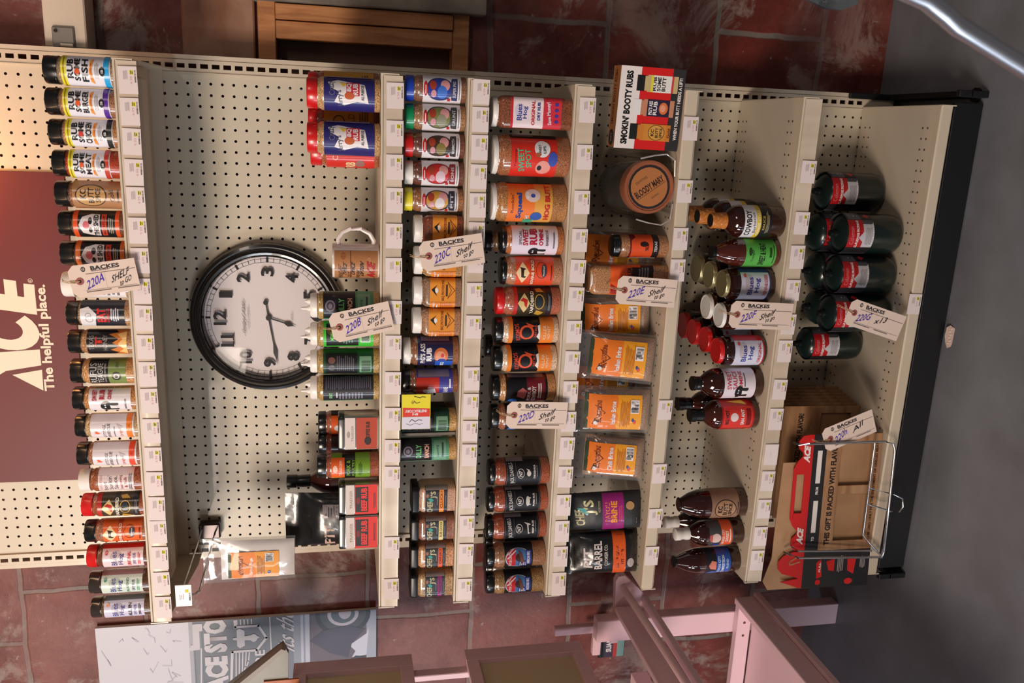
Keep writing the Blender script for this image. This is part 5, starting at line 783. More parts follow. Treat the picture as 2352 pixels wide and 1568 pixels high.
# ------------------------------------------------------------------ auction tags on strings
PAPER = (222, 200, 186)
INK = (66, 44, 170); PEN = (40, 36, 44)
def wavy(txt, u, v, w, h, col, rt=0): return T(txt, u, v, w, h, col, .004, rt, .25)
for n, (x0, z0, x1, z1, num, l1, l2) in enumerate(AUCTION_TAGS):
    dx, dz = x1-x0, z1-z0; L_ = math.hypot(dx, dz); ang = math.atan2(dx, -dz)
    lab = ['cream paper tag marked 220A hanging from the top shelf', 'cream paper tag marked 220B hanging at the second shelf', 'cream paper tag marked 220C hanging over the third shelf', 'cream paper tag marked 220D hanging at the fourth shelf', 'cream paper tag marked 220E hanging over the fifth shelf', 'cream paper tag marked 220F hanging at the sixth shelf', 'cream paper tag marked 220G tied to a propane cylinder', 'cream paper tag marked 220h on the chrome wire holder'][n]
    t = thing('paper_tag', lab, 'paper tag', (x0, -13.3, z0), 'auction tags tied to the shelves')
    t.rotation_euler = (0, -ang, 0) if True else 0
    a0, a1 = -.72, L_; hw = 1.28; c = .42
    # body: u axis = down the tag, v axis = to the right when the tag lies as read
    fm = lambda u, v, e: (v, -e-.02, -u)
    out = [(a0, -hw+c), (a0+c, -hw), (a1, -hw), (a1, hw), (a0+c, hw), (a0, hw-c)]
    m = 1.0
    art = [('p', out, PAPER), ('g', .42, .9, .17, .2, .6, (44, 40, 44)), ('s', [(.42, .82), (.42, .98)], .06, (44, 40, 44)), T('BACKES', 2.05, .9, 2.15, .34, (44, 40, 44), .035), ('l', .9, .62, 2.5, .74, 1, (150, 130, 125)), ('s', [(.55, .5), (a1-.1, .5)], .03, (70, 60, 60)), ('s', [(1.9, .48), (1.9, -.75)], .012, (190, 170, 160)),
           ('l', .2, -.98, 2.2, -.86, 1, (120, 104, 100)), ('l', 2.5, -.98, 4.4, -.86, 1, (120, 104, 100)), ('s', [(.3, -.8), (a1-.2, -.8)], .018, (90, 80, 80)),
           wavy(num, 1.15, -.12, 1.5, .62, INK, 22), wavy(l1, 3.05, .1, 1.5 if l2 else 1.3, .48, PEN, 22)]
    if l2: art.append(wavy(l2, 3.35, -.38, 1.0, .4, PEN, 22))
    b_ = MB(); pm = print_mat(PAPER, False)
    b_.prism([(v, -u) for u, v in out], -.02, .01, pm); b_.build('tag_card', t)
    decal('tag_print', art[1:], 1, 1, fm, t, False, None, .008, .003)
    q = MB()
    q.grid([[(r_*math.cos(k*math.pi/10), y, r_*math.sin(k*math.pi/10)) for k in range(20)] for r_, y in ((.30, -.03), (.29, -.06), (.14, -.06), (.12, -.02))], mat('brown_eyelet', (150, 74, 70), .6), True)
    q.face([(.13*math.cos(k*math.pi/6), -.025, .13*math.sin(k*math.pi/6)) for k in range(12)], DARKHOLE); q.build('eyelet', t)
    q = MB(); st = mat('cotton_string', (196, 160, 120), .9)
    q.tube([(0, -.04, 0), (.05, -.1, .3), (.1, -.08, .8), (.2, .25, 1.3), (.25, .8, 1.5)], .035, st, 6); q.tube([(0, -.04, 0), (-.08, -.1, .35), (.0, -.08, .85), (.1, .25, 1.35), (.1, .8, 1.5)], .035, st, 6); q.build('string', t)

PAN = {'mug': (8.31, 3.0, -31.11, -27.28, -12.2), 'coffee': (-7.16, 3.21, -31.17, -27.62, -12.0), 'beefr': (-13.55, 3.01, -31.2, -27.57, -12.0), 'beefl': (-16.85, 3.24, -31.21, -27.55, -12.0), 'pit': (-17.22, 6.12, -31.35, -23.01, -8.5), 'pinkpack': (-12.96, 0.79, -31.29, -29.04, -9.5), 'bag1': (2.69, 4.47, -58.16, -50.32, -10.0), 'bag2': (-0.94, 4.76, -57.51, -50.3, -11.2), 'bag3': (-6.05, 4.7, -57.85, -49.66, -11.2), 'bag4': (-11.14, 4.71, -57.53, -50.17, -10.5), 'bagback': (8.1, 4.28, -59.44, -51.5, -6.0), 'bayou': (-16.5, 3.15, -57.71, -50.07, -10.8), 'barrel': (-21.26, 4.17, -57.75, -50.73, -10.8), 'barrelb': (-20.47, 2.09, -58.63, -51.12, -7.5), 'backbag2': (-5.94, 2.33, -59.33, -51.67, -6.0), 'box': (21.86, 6.85, -56.97, -51.53, -12.3), 'crate': (-15.08, 12.82, -81.61, -72.52, -11.5), 'crateside': (-23.88, 4.35, -83.17, -71.82, -11.0), 'crateback': (-8.21, 4.65, -82.63, -73.93, -7.5), 'hookbag': (-20.71, 4.57, -23.56, -15.32, -9.0), 'yellow': (-4.91, 3.39, -35.7, -33.19, -12.75), 'divider': (-7.77, 0.38, -38.06, -33.26, -11.0), 'smallpack': (-40.16, 4.18, -61.58, -57.58, 0.0), 'bj': (15.07, 4.87, -57.52, -52.8, -12.0)}
# ------------------------------------------------------------------ clear film and glass
def film_mat(name, col, refl, rough, milk=0):
    m = bpy.data.materials.new(name); m.use_nodes = True
    nt, N, L, b = nodes(m); N.remove(b)
    tr = N.new('ShaderNodeBsdfTransparent'); tr.inputs[0].default_value = (*col, 1)
    gl = N.new('ShaderNodeBsdfGlossy'); gl.inputs['Roughness'].default_value = rough
    fr = N.new('ShaderNodeLayerWeight'); fr.inputs[0].default_value = .5
    pw = N.new('ShaderNodeMath'); pw.operation = 'POWER'; pw.inputs[1].default_value = 4; L.new(fr.outputs['Facing'], pw.inputs[0])
    ma = N.new('ShaderNodeMath'); ma.operation = 'MULTIPLY_ADD'; ma.inputs[1].default_value = .7; ma.inputs[2].default_value = refl
    mx = N.new('ShaderNodeMixShader'); L.new(pw.outputs[0], ma.inputs[0]); L.new(ma.outputs[0], mx.inputs[0]); L.new(tr.outputs[0], mx.inputs[1]); L.new(gl.outputs[0], mx.inputs[2])
    df = N.new('ShaderNodeBsdfDiffuse'); df.inputs[0].default_value = (.8, .8, .8, 1)
    mz = N.new('ShaderNodeMixShader'); mz.inputs[0].default_value = milk; L.new(mx.outputs[0], mz.inputs[1]); L.new(df.outputs[0], mz.inputs[2])
    L.new(mz.outputs[0], N['Material Output'].inputs[0])
    return m
FILM = film_mat('clear_poly_film', (.95, .94, .94), .09, .1, .07)
GLASS = film_mat('clear_cover_glass', (.97, .97, .97), .012, .03)
SMOKED = film_mat('clear_stiff_plastic', (.82, .80, .78), .05, .08)

# ------------------------------------------------------------------ wall clock
t = thing('wall_clock', 'round black-rimmed wall clock with cream dial hanging on the pegboard', 'clock', (.84, 0, -21.05))
q = MB(); RM = noise_mat('oil_rubbed_black_frame', [(.4, (22, 20, 20)), (.7, (34, 28, 26))], 20, .25, .5)
o_ = lambda r_: [(r_*math.cos(k*2*math.pi/72), r_*math.sin(k*2*math.pi/72)) for k in range(72)]
rows = []
for r_, y in [(7.0, -.05), (7.35, -.25), (7.4, -.6), (7.25, -.95), (7.0, -1.05), (6.85, -1.0), (6.75, -1.2), (6.5, -1.4), (6.3, -1.35), (6.2, -1.15), (6.12, -1.18), (6.05, -.95), (6.0, -.5)]:
    rows.append([(x, y, z) for x, z in o_(r_)])
q.grid(rows, RM, True); q.face(rows[0], RM); q.build('clock_rim', t)
e = [('c', 0, 0, 6.05, 6.05, (226, 214, 212)), ('g', 0, 0, 5.85, 5.85, .993, (60, 56, 56)), ('g', 0, 0, 5.5, 5.5, .993, (60, 56, 56))]
for k in range(60):
    a = k*math.pi/30; big = k % 5 == 0
    e.append(('s', [(5.5*math.sin(a), 5.5*math.cos(a)), (5.85*math.sin(a), 5.85*math.cos(a))], .2 if big else .035, (30, 28, 28)))
NUMC = (38, 34, 34)
for k in range(1, 13):
    a = k*math.pi/6; R_ = 4.55
    w = {1: .55, 10: 1.25, 11: 1.15, 12: 1.35}.get(k, .85)
    e.append(T(str(k), R_*math.sin(a), R_*math.cos(a), w, 1.2, NUMC, .035))
    if k in (1, 11):
        for dx in ((0,) if k == 1 else (-.33, .33)):
            e.append(('s', [(R_*math.sin(a)+dx-.24, R_*math.cos(a)-.58), (R_*math.sin(a)+dx+.3, R_*math.cos(a)-.58)], .1, NUMC))
e += [T('Sterling & Noble', 0, 2.3, 3.2, .42, (90, 84, 84), 0.0, 0, .25), T('CLOCK COMPANY', 0, 1.9, 2.3, .14, (120, 112, 112), 0), T('QUARTZ', 0, -2.2, .9, .18, (120, 112, 112), 0)]
d = decal('dial', e, 1, 1, map_flat(-.45), t, False, None, 0, .004)
def hand(name, ang, ln, tail, wb, y):
    h = MB(); ca, sa = math.cos(ang), math.sin(ang)
    P_ = lambda u, v: (u*ca+v*sa, -u*sa+v*ca)
    pts = [(-.07, 0), (-.06, ln*.55), (-wb*.6, ln*.62), (-wb, ln*.72), (-wb*.5, ln*.82), (-.03, ln*.9), (0, ln), (.03, ln*.9), (wb*.5, ln*.82), (wb, ln*.72), (wb*.6, ln*.62), (.06, ln*.55), (.07, 0), (.05, -tail), (-.05, -tail)]
    h.prism([P_(a, b) for a, b in pts], y, y+.03, RM)
    if tail > .5: cx, cz = P_(0, -tail); h.prism([(cx+.24*math.cos(k*math.pi/10), cz+.24*math.sin(k*math.pi/10)) for k in range(20)], y-.01, y+.03, RM)
    h.build(name, t)
hand('minute_hand', math.radians(261), 4.9, 1.55, .2, -.72); hand('hour_hand', math.radians(199), 2.75, .3, .25, -.65)
h = MB(); h.prism([(.26*math.cos(k*math.pi/12), .26*math.sin(k*math.pi/12)) for k in range(24)], -.78, -.5, RM); h.build('hand_hub', t)
h = MB(); rows = [[(x, y, z) for x, z in o_(r_)] for r_, y in ((6.1, -1.0), (4, -1.12), (2, -1.17), (.05, -1.18))]; h.grid(rows, GLASS, True); h.face(rows[-1], GLASS); h.build('cover_glass', t)

# ------------------------------------------------------------------ sign panel, printed poster
t = thing('store_sign', 'dark red sign panel with cream italic lettering at the top of the pegboard', 'sign', (-.7, -.3, -3.4)); bz = -3.4
q = MB(); q.box((-14.87, 0, -.15), (14.87, .25, 16), noise_mat('dark_red_sign_panel', [(.3, (96, 20, 20)), (.7, (104, 24, 23))], 1.5, .5, 0)); q.build('sign_panel', t)
CR = (240, 222, 200)
lz = .55
# three big slanted letters built as outlines
def Lp(pts): return ('p', pts, CR)
art = [Lp([(-5.62, 3.25), (-4.02, 5.8), (-3.55, 3.2)]), Lp([(-1.56, 3.22), (-3.12, 3.22), (-3.63, 6.3), (-4.3, 7.4), (-3.4, 9), (-2.1, 9), (-1.8, 6.6)]),
       Lp([(1.77, 3.15), (2.7, 9.0), (4.2, 9.0), (3.3, 3.15)]), Lp([(3.2, 3.15), (4.62, 3.15), (4.72, 4.06), (3.3, 4.1)]), Lp([(3.3, 4.65), (4.96, 4.67), (5.12, 5.7), (3.4, 5.7)]), Lp([(3.7, 7.2), (5.4, 7.2), (5.6, 9.0), (3.9, 9.0)])]
for k in range(18):
    A0 = math.radians(38+(322-38)*k/18); A1 = math.radians(38+(322-38)*(k+1)/18)
    art.append(Lp([(.42+ru*math.cos(A)+.16*rv*math.sin(A), 5.95+rv*math.sin(A)) for ru, rv, A in ((1.0, 1.45, A0), (2.0, 2.85, A0), (2.0, 2.85, A1), (1.0, 1.45, A1))]))
art += [T('The helpful place.', -.5, 2.55, 10.3, 1.15, CR, .03), ('g', 5.0, 3.45, .2, .2, .8, CR), T('R', 5.0, 3.45, .18, .2, CR, 0)]
sg = decal('sign_lettering', art, 1, 1, map_flat(0), t, True, None, .01, .0015)
# poster
t = thing('canvas_poster', 'grey vintage hardware print on a flat panel against the left wall', 'poster', (-34.4, 3.3, -31.7)); HP = 30.0
q = MB(); q.box((-14, 0, 0), (0, .45, HP), mat('poster_edge', (196, 190, 186), .6)); q.build('poster_panel', t)
PG, PW = (104, 110, 120), (190, 186, 192)
vpx = lambda px: HP*(865-px)/(865-222)     # position down the panel
def V_(zx): return HP*(1-(zx-70)/(2230-70))
art = [('r', -14, 0, 0, HP, PG), ('r', -14, V_(760), 0, HP, (198, 196, 204)), ('r', -14, V_(785), 0, V_(755), (160, 160, 168)),
       ('r', -14, V_(1690), 0, V_(1560), (130, 136, 150)), ('r', -14, V_(1640), 0, V_(1620), (170, 174, 188)), ('r', -14, V_(1690), 0, V_(1655), (170, 174, 188)),
       ('r', -14, 0, 0, V_(1690), (92, 84, 96)), ('r', -14, 0, 0, V_(2150), (150, 156, 172)),
       ('c', -.3, V_(1960), 2.75, 3.1, (52, 56, 70)), ('c', -.3, V_(1960), 2.2, 2.6, (74, 78, 92)), ('c', -.3, V_(1960), 1.5, 1.75, (178, 174, 186)), ('c', -.3, V_(1960), 1.15, 1.35, (80, 92, 106)), ('c', -.1, V_(1975), .85, .7, (176, 170, 182)),
       ('p', [(-3, V_(2150)), (-2.2, V_(2170)), (-5.8, V_(2150)), (-6, V_(2030)), (-5.2, V_(2060)), (-4.4, V_(2010))], (186, 188, 204)), ('p', [(-14, V_(2150)), (-14, V_(1750)), (-6.5, V_(2000)), (-5.8, V_(2060)), (-6.0, V_(2150))], (56, 54, 70)),
       ('p', [(-3.5, V_(1690)), (-5.2, V_(1850)), (-6, V_(2000)), (-4.2, V_(2030)), (-2.4, V_(2140)), (-1.8, V_(2000)), (-2.2, V_(1800))], (66, 66, 84)),
       ('p', [(-14, V_(850)), (-14, V_(800)), (-.2, V_(800)), (-.2, V_(850))], (118, 124, 134)), ('p', [(-3.5, V_(835)), (-3.6, V_(750)), (-2.9, V_(765)), (-2.7, V_(830))], PW), ('r', -3.2, V_(835), -.6, V_(785), PW), ('r', -1.2, V_(860), -.3, V_(785), PW), ('s', [(-3.4, V_(845)), (-14, V_(810))], .15, PW),
       T('ACE STORE', -3.1, V_(955), 11.6, 2.5, PW, .06, 0), T('HARDWARE', -8.6, V_(1295), 9.0, 1.1, PW, .02), T('its the', -1.6, V_(1500), 5.0, 1.9, PW, .01, 0, .25), ('s', [(-14, V_(1392)), (0, V_(1380))], .14, PW),
       ('s', [(-.2, V_(1110)), (-1, V_(1110)), (-1, V_(1290)), (-2.6, V_(1350)), (-4.1, V_(1270)), (-4.1, V_(1080)), (-11, V_(1050))], .28, PW),
       ('p', [(-1.2, V_(1140)), (-1.5, V_(1180)), (-3.4, V_(1180)), (-3.7, V_(1140)), (-3.4, V_(1120)), (-1.4, V_(1120))], PW), ('p', [(-2.35, V_(1090)), (-2.1, V_(1250)), (-2.45, V_(1300)), (-2.8, V_(1250)), (-2.6, V_(1090))], PW), ('c', -2.5, V_(1250), .5, .4, PW)]
for k in range(5): art.append(('s', [(-4.2, V_(1110+k*26)), (-8.2+k*.7, V_(1100+k*26)), (-8.8+k*.7, V_(1085+k*26))], .13, PW)); art.append(('s', [(-.1, V_(1125+k*28)), (-.7, V_(1125+k*28))], .12, PW))
rnd = random.Random(4)
for k in range(26):
    u = rnd.uniform(-12, -1); v0_ = rnd.uniform(V_(700), V_(120)); art.append(('s', [(u, v0_), (u+rnd.uniform(-.8, .8), v0_+rnd.uniform(-.7, .7)), (u+rnd.uniform(-1.2, 1.2), v0_+rnd.uniform(-1, 1))], .035, (160, 160, 170)))
decal('poster_print', art, 1, 1, map_flat(0), t, True, None, .01, .002, (-14, 0))

# ------------------------------------------------------------------ mug
MX, MW, MZ0, MZ1, _ = PAN['mug']
t = thing('coffee_mug', 'white mug with wood grain print and handle standing on the second shelf', 'mug', (8.2, -10.9, -31.3), None, 0)
WM = mat('white_ceramic', (226, 212, 206), .15, 0, .6)
q = MB(); q.loft(circ(40), [(1.3, 0), (1.42, .05), (1.47, .15), (1.47, 3.9), (1.45, 3.98), (1.38, 3.98), (1.36, 3.85), (1.34, .3), (.02, .28)], WM, True, False); q.build('mug_body', t)
q = MB(); q.tube([(1.35, -.2, .55), (1.75, -.25, .5), (2.35, -.3, .85), (2.75, -.32, 1.55), (2.78, -.32, 2.4), (2.45, -.3, 3.15), (1.85, -.25, 3.5), (1.35, -.2, 3.45)], [.2, .2, .19, .18, .18, .19, .2, .2], WM, 12); q.build('handle', t)
decal('wood_print', [('r', -1.5, 0, .75, 1, (176, 120, 78)), ('r', -1.5, .62, .75, .64, (120, 76, 46)), ('c', .4, .8, .2, .06, (160, 96, 60)), ('c', .2, .2, .16, .05, (186, 130, 90)), T('MEASURE', -.7, .86, 1.1, .1, (50, 34, 26), .0, 0, .2), T('TWICE', -.4, .76, .8, .09, (50, 34, 26), .02, 0, .2), T('CUT', -.8, .65, .5, .09, (50, 34, 26), 0, 0, .2), T('ONCE', -.35, .58, .8, .1, (50, 34, 26), .02, 0, .2), T('SWEAR', -.8, .46, .8, .08, (50, 34, 26), 0, 0, .2), T('OFTEN', -.4, .37, .9, .09, (50, 34, 26), .02, 0, .2), T('ACE', -.5, .16, 1.1, .2, (170, 36, 40), .05, 0, .15)], 1.47, 3.6, map_cyl(1.475, .2), t, True, .25)

# ------------------------------------------------------------------ pouches
def wob(u, v, s): return .5*math.sin(3.1*u+5.3*v+s)+.3*math.sin(7.7*u-4.1*v+2*s)+.2*math.sin(13*u+11*v+3*s)
def pouch(name, label, cat, X, Y, Z, Wd, H, D, M_, art, group=None, lean=0, rz=0, seed=1, tilt=0, clear=None, seal=.12, fill=.78, crump=.1, gloss=True):
    t = thing(name, label, cat, (X, Y, Z), group)
    t.rotation_euler = (math.radians(-lean), math.radians(tilt), math.radians(rz))
    def pf(u, v, k=1.0, top=1.0):
        a = max(0, 1-abs(2*u/Wd)**2.6); vv = min(1, max(0, v/(H*top)))
        b = min(1, (vv/.10))**.5 if vv < .10 else 1
        if vv > .62: b *= max(0, (1-seal-vv)/(1-seal-.62))**.8 if vv < 1-seal else 0
        return D/2*k*(a**.55)*(.35+.65*b if vv < .1 else b)*(1)+crump*.35*wob(u*1.3, v*1.1, seed)*min(1, a*3)
    def surf(q, m, k, sc_, top, z0=0):
        nu, nv = 16, 22
        for sg in (-1, 1):
            rows = []
            for j in range(nv+1):
                v = H*top*j/nv; row = []
                for i in range(nu+1):
                    u = (-.5+i/nu)*Wd*sc_*(1+.02*math.sin(4*v/H+seed))
                    y = sg*pf(u/sc_, v/top, k)
                    if 0 < i < nu: y += sg*.03
                    else: y = 0
                    row.append((u, y, v+z0))
                rows.append(row)
            q.grid(rows, m, False, True)
    if clear:
        q = MB(); surf(q, clear, .88, .87, fill, .08); q.build('contents', t)
        q = MB(); surf(q, M_, 1.04, 1.0, 1.0); q.build('bag_film', t)
    else:
        q = MB(); surf(q, M_, 1.0, 1.0, 1.0); q.build('pouch_body', t)
    decal('label', art, 1, 1, lambda u, v, e: (u, -pf(u, v, 1.04 if clear else 1.0)-.03-e, v), t, gloss, (.3, .35), .02, .005)
    return t
def prov_bag(txt, Wd, H, s=1.0, off=0):
    w0, w1 = -Wd*.385*s+off, Wd*.385*s+off; h0, h1 = H*.14, H*.92
    h1 = H*.94
    def v(k): return h0+(h1-h0)*k
    return [('r', w0, v(0), w1, v(1), (232, 156, 40)), ('r', w0, v(.42), w1, v(1), (230, 120, 40)), ('r', w0, v(.93), w1, v(1), (52, 66, 48)), T('BBQ PROVISIONS', off+.1, v(.74), 2.2, .55, (120, 50, 24), .03), ('s', [(-.7+off, v(.82)), (0+off, v(.64)), (.7+off, v(.82))], .07, (110, 50, 24)),
            ('p', [(-.9+off, v(.74)), (-1.3+off, v(.86)), (-.7+off, v(.82))], (60, 50, 50)), ('c', -1.1+off, v(.8), .2, .2, WH), T(txt, off, v(.5), 2.3, .45, WH, .03), ('l', w0+.2, v(.2), w1-.3, v(.38), 9, (176, 100, 30)), ('r', off+.0, v(.05), off+1.3, v(.2), WH), ('b', off+.1, v(.06), off+1.2, v(.19), BK), ('c', off-.9, v(.12), .18, .15, (210, 80, 60)), ('c', off-.7, v(.15), .15, .12, (60, 80, 160))]
GG = 'clear brine bags on the fifth shelf'
SP1 = spice((158, 122, 96))
pouch('brine_bag', 'clear bag with orange brine label, rightmost of four on fifth shelf', 'food bag', 2.9, -8.8, -57.1, 4.3, 8.0, 2.0, FILM, prov_bag('Italian Brine', 4.5, 7.0, .85), GG, 12, -6, 1, -5, SP1)
pouch('brine_bag', 'clear bag with orange brine label and bright glare, second from right of the bags', 'food bag', -1.0, -10.9, -57.1, 4.7, 7.4, 2.0, FILM, prov_bag('Italian Brine', 4.7, 6.6, .95), GG, 10, 4, 2, 4, SP1)
pouch('brine_bag', 'clear bag with orange brine label, third from right of the four bags on fifth shelf', 'food bag', -6.0, -10.9, -57.1, 4.7, 8.0, 2.0, FILM, prov_bag('Italian Brine', 4.7, 6.8, .95), GG, 8, 0, 3, 0, SP1)
pouch('brine_bag', 'clear bag with orange chili brine label, leftmost of four on fifth shelf', 'food bag', -11.2, -10.4, -57.1, 4.7, 7.4, 2.0, FILM, prov_bag('Chili Brine', 4.3, 6.2, .9), GG, 12, 5, 4, 3, SP1)
pouch('brine_bag', 'orange labelled bag standing behind the small black-capped jar on fifth shelf', 'food bag', 8.6, -6.6, -57.1, 4.5, 7.4, 1.8, FILM, prov_bag('Brine', 4.5, 6.8, 1.0), GG, 6, 0, 5, 0, SP1)
pouch('brine_bag', 'dark orange bag in the back row behind the clear brine bags', 'food bag', -4.6, -6.4, -57.1, 4.5, 7.0, 1.8, FILM, prov_bag('Brine', 4.5, 6.8, 1.0), GG, 6, 0, 6, 0, spice((110, 50, 34)))
BLKP = noise_mat('black_foil_pouch', [(.4, (20, 20, 22)), (.7, (30, 30, 33))], 8, .28, .5)
MATP = mat('charcoal_matte_pouch', (36, 38, 42), .5)
pouch('brine_pouch', 'charcoal pouch with a wide magenta panel on fifth shelf', 'food pouch', -16.6, -10.3, -57.25, 3.9, 7.6, 1.8, MATP,
      [T("CHEF", -.5, 6.1, 1.7, .9, (200, 194, 150), .03, 8), T("J'S", .6, 5.1, 1.5, 1.3, (200, 194, 150), .03, 6), ('p', [(-.2, 5.4), (.5, 6.4), (.5, 5.7), (.1, 5.2)], (70, 170, 176)), T('BBQ PROVISIONS', .7, 4.2, 1.1, .25, (190, 180, 140), 0), ('r', -1.9, 1.75, 1.9, 3.9, (150, 34, 118)), T('BAYOU', .1, 3.4, 2.0, .5, (226, 130, 60), .02), T('BRINE', .1, 2.75, 2.2, .62, (240, 150, 50), .04), ('l', -.9, 1.9, .9, 2.3, 2, (200, 60, 100)), ('c', .7, 1.15, .42, .42, (176, 134, 90)), T('NET WT', -.9, .5, .7, .12, GY)], None, 8, 6, 7, -3, seal=.08, crump=.12)
pouch('brine_pouch', 'black glossy pouch with big white lettering and orange band, left end of fifth shelf', 'food pouch', -21.2, -10.3, -57.25, 4.4, 7.4, 2.0, BLKP,
      [T('PIT', -.3, 5.1, 2.0, .85, (216, 206, 204), .03), T('BARREL', 0, 4.1, 2.9, .8, (216, 206, 204), .03), T('COOKER CO.', 0, 3.3, 2.2, .35, (216, 206, 204), .02), ('r', -2.2, 1.3, 2.2, 2.6, (222, 92, 34)), T('BEEF & GAME', -.2, 2.15, 2.4, .35, (130, 40, 20), .03), T('PIT RUB', -.2, 1.65, 1.6, .3, (130, 40, 20), .03), ('c', -.9, .8, .5, .35, (170, 160, 160))], 'pit rub pouches', 6, 8, 8, -2, seal=.1, crump=.16)
pouch('brine_pouch', 'black pouch with dark red band half hidden behind the orange-banded black pouch', 'food pouch', -19.0, -6.8, -57.25, 4.2, 7.2, 2.0, BLKP, [T('PIT', -.3, 5.1, 2.0, .8, (120, 60, 60), .02), ('r', -2.1, 1.3, 2.1, 2.5, (110, 26, 26))], 'pit rub pouches', 6, 8, 9, 2, seal=.1, crump=.16)
pouch('rub_pouch', 'tall plain black pouch standing behind the red beef rub packs', 'food pouch', -17.6, -7.6, -31.2, 5.5, 8.6, 2.2, BLKP,
      [T('PIT', -1.2, 4.35, 2.1, .95, (200, 170, 156), .03), ('r', .6, 2.6, 1.9, 5.0, (120, 110, 112)), ('l', .7, 2.8, 1.8, 4.8, 8, (60, 56, 60))], None, 4, 0, 10, 0, seal=.16, crump=.14)
# flat rub packs (tin style boxes with silver band)
def tin(name, label, cat, pan, art, D=1.8, topm=None, group=None, rz=0):
    X, Wd, z0, z1, Y = pan
    t = thing(name, label, cat, (X, Y+D/2, -31.28), group, rz); H = 3.6
    q = MB(); o2 = lambda r_: [(x*Wd/2, y*D/2) for x, y in rrect(.22)(1.0)]
    q.loft(lambda r_: [(x*r_, y*r_) for x, y in o2(1)], [(.94, 0), (1, .08), (1, H-.5)], mat('silver_foil', (196, 186, 180), .2, .8)); q.build('pack_body', t)
    q = MB(); q.loft(lambda r_: [(x*r_, y*r_) for x, y in o2(1)], [(1.01, H-.55), (1.01, H-.1), (.96, H)], topm or BLACKM); q.build('pack_top', t)
    decal('label', art, 1, 1, map_flat(-D/2), t, True, None, .012, .004)
SV = (214, 200, 192)
w = PAN['coffee'][1]/2
tin('rub_tin', 'silver tin with brick orange COFFEE RUB label on second shelf', 'tin', PAN['coffee'], [('r', -w*.92, .2, w*.92, 2.0, (176, 62, 36)), ('r', -w*.92, 2.1, w*.92, 3.0, SV), T('TRAEGER', 0, 2.35, 1.5, .2, (150, 140, 134)), ('c', -.7, 1.0, .4, .3, (40, 26, 24)), T('COFFEE RUB', .25, 1.0, 1.7, .36, (40, 26, 24), .03), ('c', -.1, 2.7, .3, .14, (160, 150, 145))], 1.8)
for k, lb in (('beefr', 'red BEEF RUB pack with glossy black top, right one of the pair'), ('beefl', 'red BEEF RUB pack with glossy black top, left one of the pair')):
    w = PAN[k][1]/2
    tin('rub_pack', lb, 'food pack', PAN[k], [('r', -w*.96, .15, w*.96, 2.15, (216, 44, 34)), ('r', -w*.96, 2.2, w*.96, 2.95, SV), ('r', -w*.82, .95, w*.82, 2.1, (36, 32, 36)), T('BEEF RUB', 0, 1.32, w*1.5, .55, (224, 50, 40), .05), ('c', -.1, 1.85, .35, .16, (120, 34, 32)), T('TRAEGER', 0, 2.5, w*1.2, .25, (170, 160, 150)), ('l', -w*.6, .3, w*.6, .5, 2, (120, 20, 20))], 1.7, BLKP, 'beef rub packs')
X, Wd, z0, z1, Y = PAN['pinkpack']
t = thing('paper_packet', 'small crumpled tan packet wedged beside the red beef rub pack', 'packet', (X+.35, -10.2, -31.28)); q = MB(); q.box((-.6, -.5, 0), (.35, .5, 2.1), noise_mat('tan_paper', [(.4, (150, 84, 64)), (.6, (190, 130, 110))], 30, .5), .1); q.build('packet_body', t)
q = MB(); q.box((-.62, -.52, .3), (.37, -.5, 1.6), print_mat((120, 60, 50), True)); q.build('packet_print', t)

# ------------------------------------------------------------------ hanging bag pack on its hook
X, Wd, z0, z1, Y = PAN['hookbag']
t = thing('peg_hook', 'long double wire peg hook with white price plate, left side under top shelf', 'peg hook', (-21.5, 0, -15.2))
q = MB(); q.tube([(0, .1, 0), (0, -1, 0), (-.1, -12.2, -.2), (-.15, -12.7, .1), (-.15, -12.9, .6)], .09, CHROME, 8); q.build('hook_wire', t)
q = MB(); q.tube([(.5, .1, 1.1), (.5, -1, 1.2), (.3, -13.3, 1.2)], .09, CHROME, 8); q.build('label_wire', t)
q = MB(); q.box((-.8, -1.1, -.5), (.9, -.05, 1.6), mat('dark_hook_bracket', (70, 62, 62), .2, .6), .15); q.build('hook_bracket', t)
pl = MB(); pl.box((-.85, -13.5, .25), (1.25, -13.38, 1.62), mat('white_plastic_plate', (222, 214, 208), .25), .03); pl = pl.build('price_plate', t)
decal('plate_print', [('r', .5, .5, .8, .8, (214, 204, 60)), ('b', -.3, .35, .5, .5, (120, 110, 112)), ('l', -.2, .9, .4, 1.3, 3, (190, 180, 180))], 1, 1, map_flat(-13.5, 0), pl, False, None, .01, .004)
t = pouch('brine_bag_pack', 'clear pack of white brine bags with orange label hanging from the peg hook', 'bag pack', X, -8.6, z0, 4.5, 8.3, .9, FILM,
      [('r', -1.75, 1.5, .95, 6.1, (232, 150, 40)), ('r', -1.75, 3.6, .95, 6.1, (232, 130, 46)), ('r', -1.75, 5.8, .95, 6.1, (70, 80, 56)), T('BBQ PROVISIONS', -.4, 4.9, 2.0, .5, (130, 60, 30), .03), ('s', [(-1.0, 5.2), (-.4, 4.3), (.2, 5.2)], .07, (120, 50, 20)), T('Brine Bags', -.5, 4.0, 1.7, .35, WH, .02), ('r', -.1, 2.0, .8, 2.75, WH), ('b', -.05, 2.05, .75, 2.7, BK), ('l', -1.5, 2.8, .6, 3.5, 6, (180, 110, 30)), ('c', -1.2, 2.4, .15, .15, (60, 80, 160))], None, -2, 0, 11, 1, mat('white_poly_bags', (232, 224, 220), .25, 0, .3), .1, .8, .08)

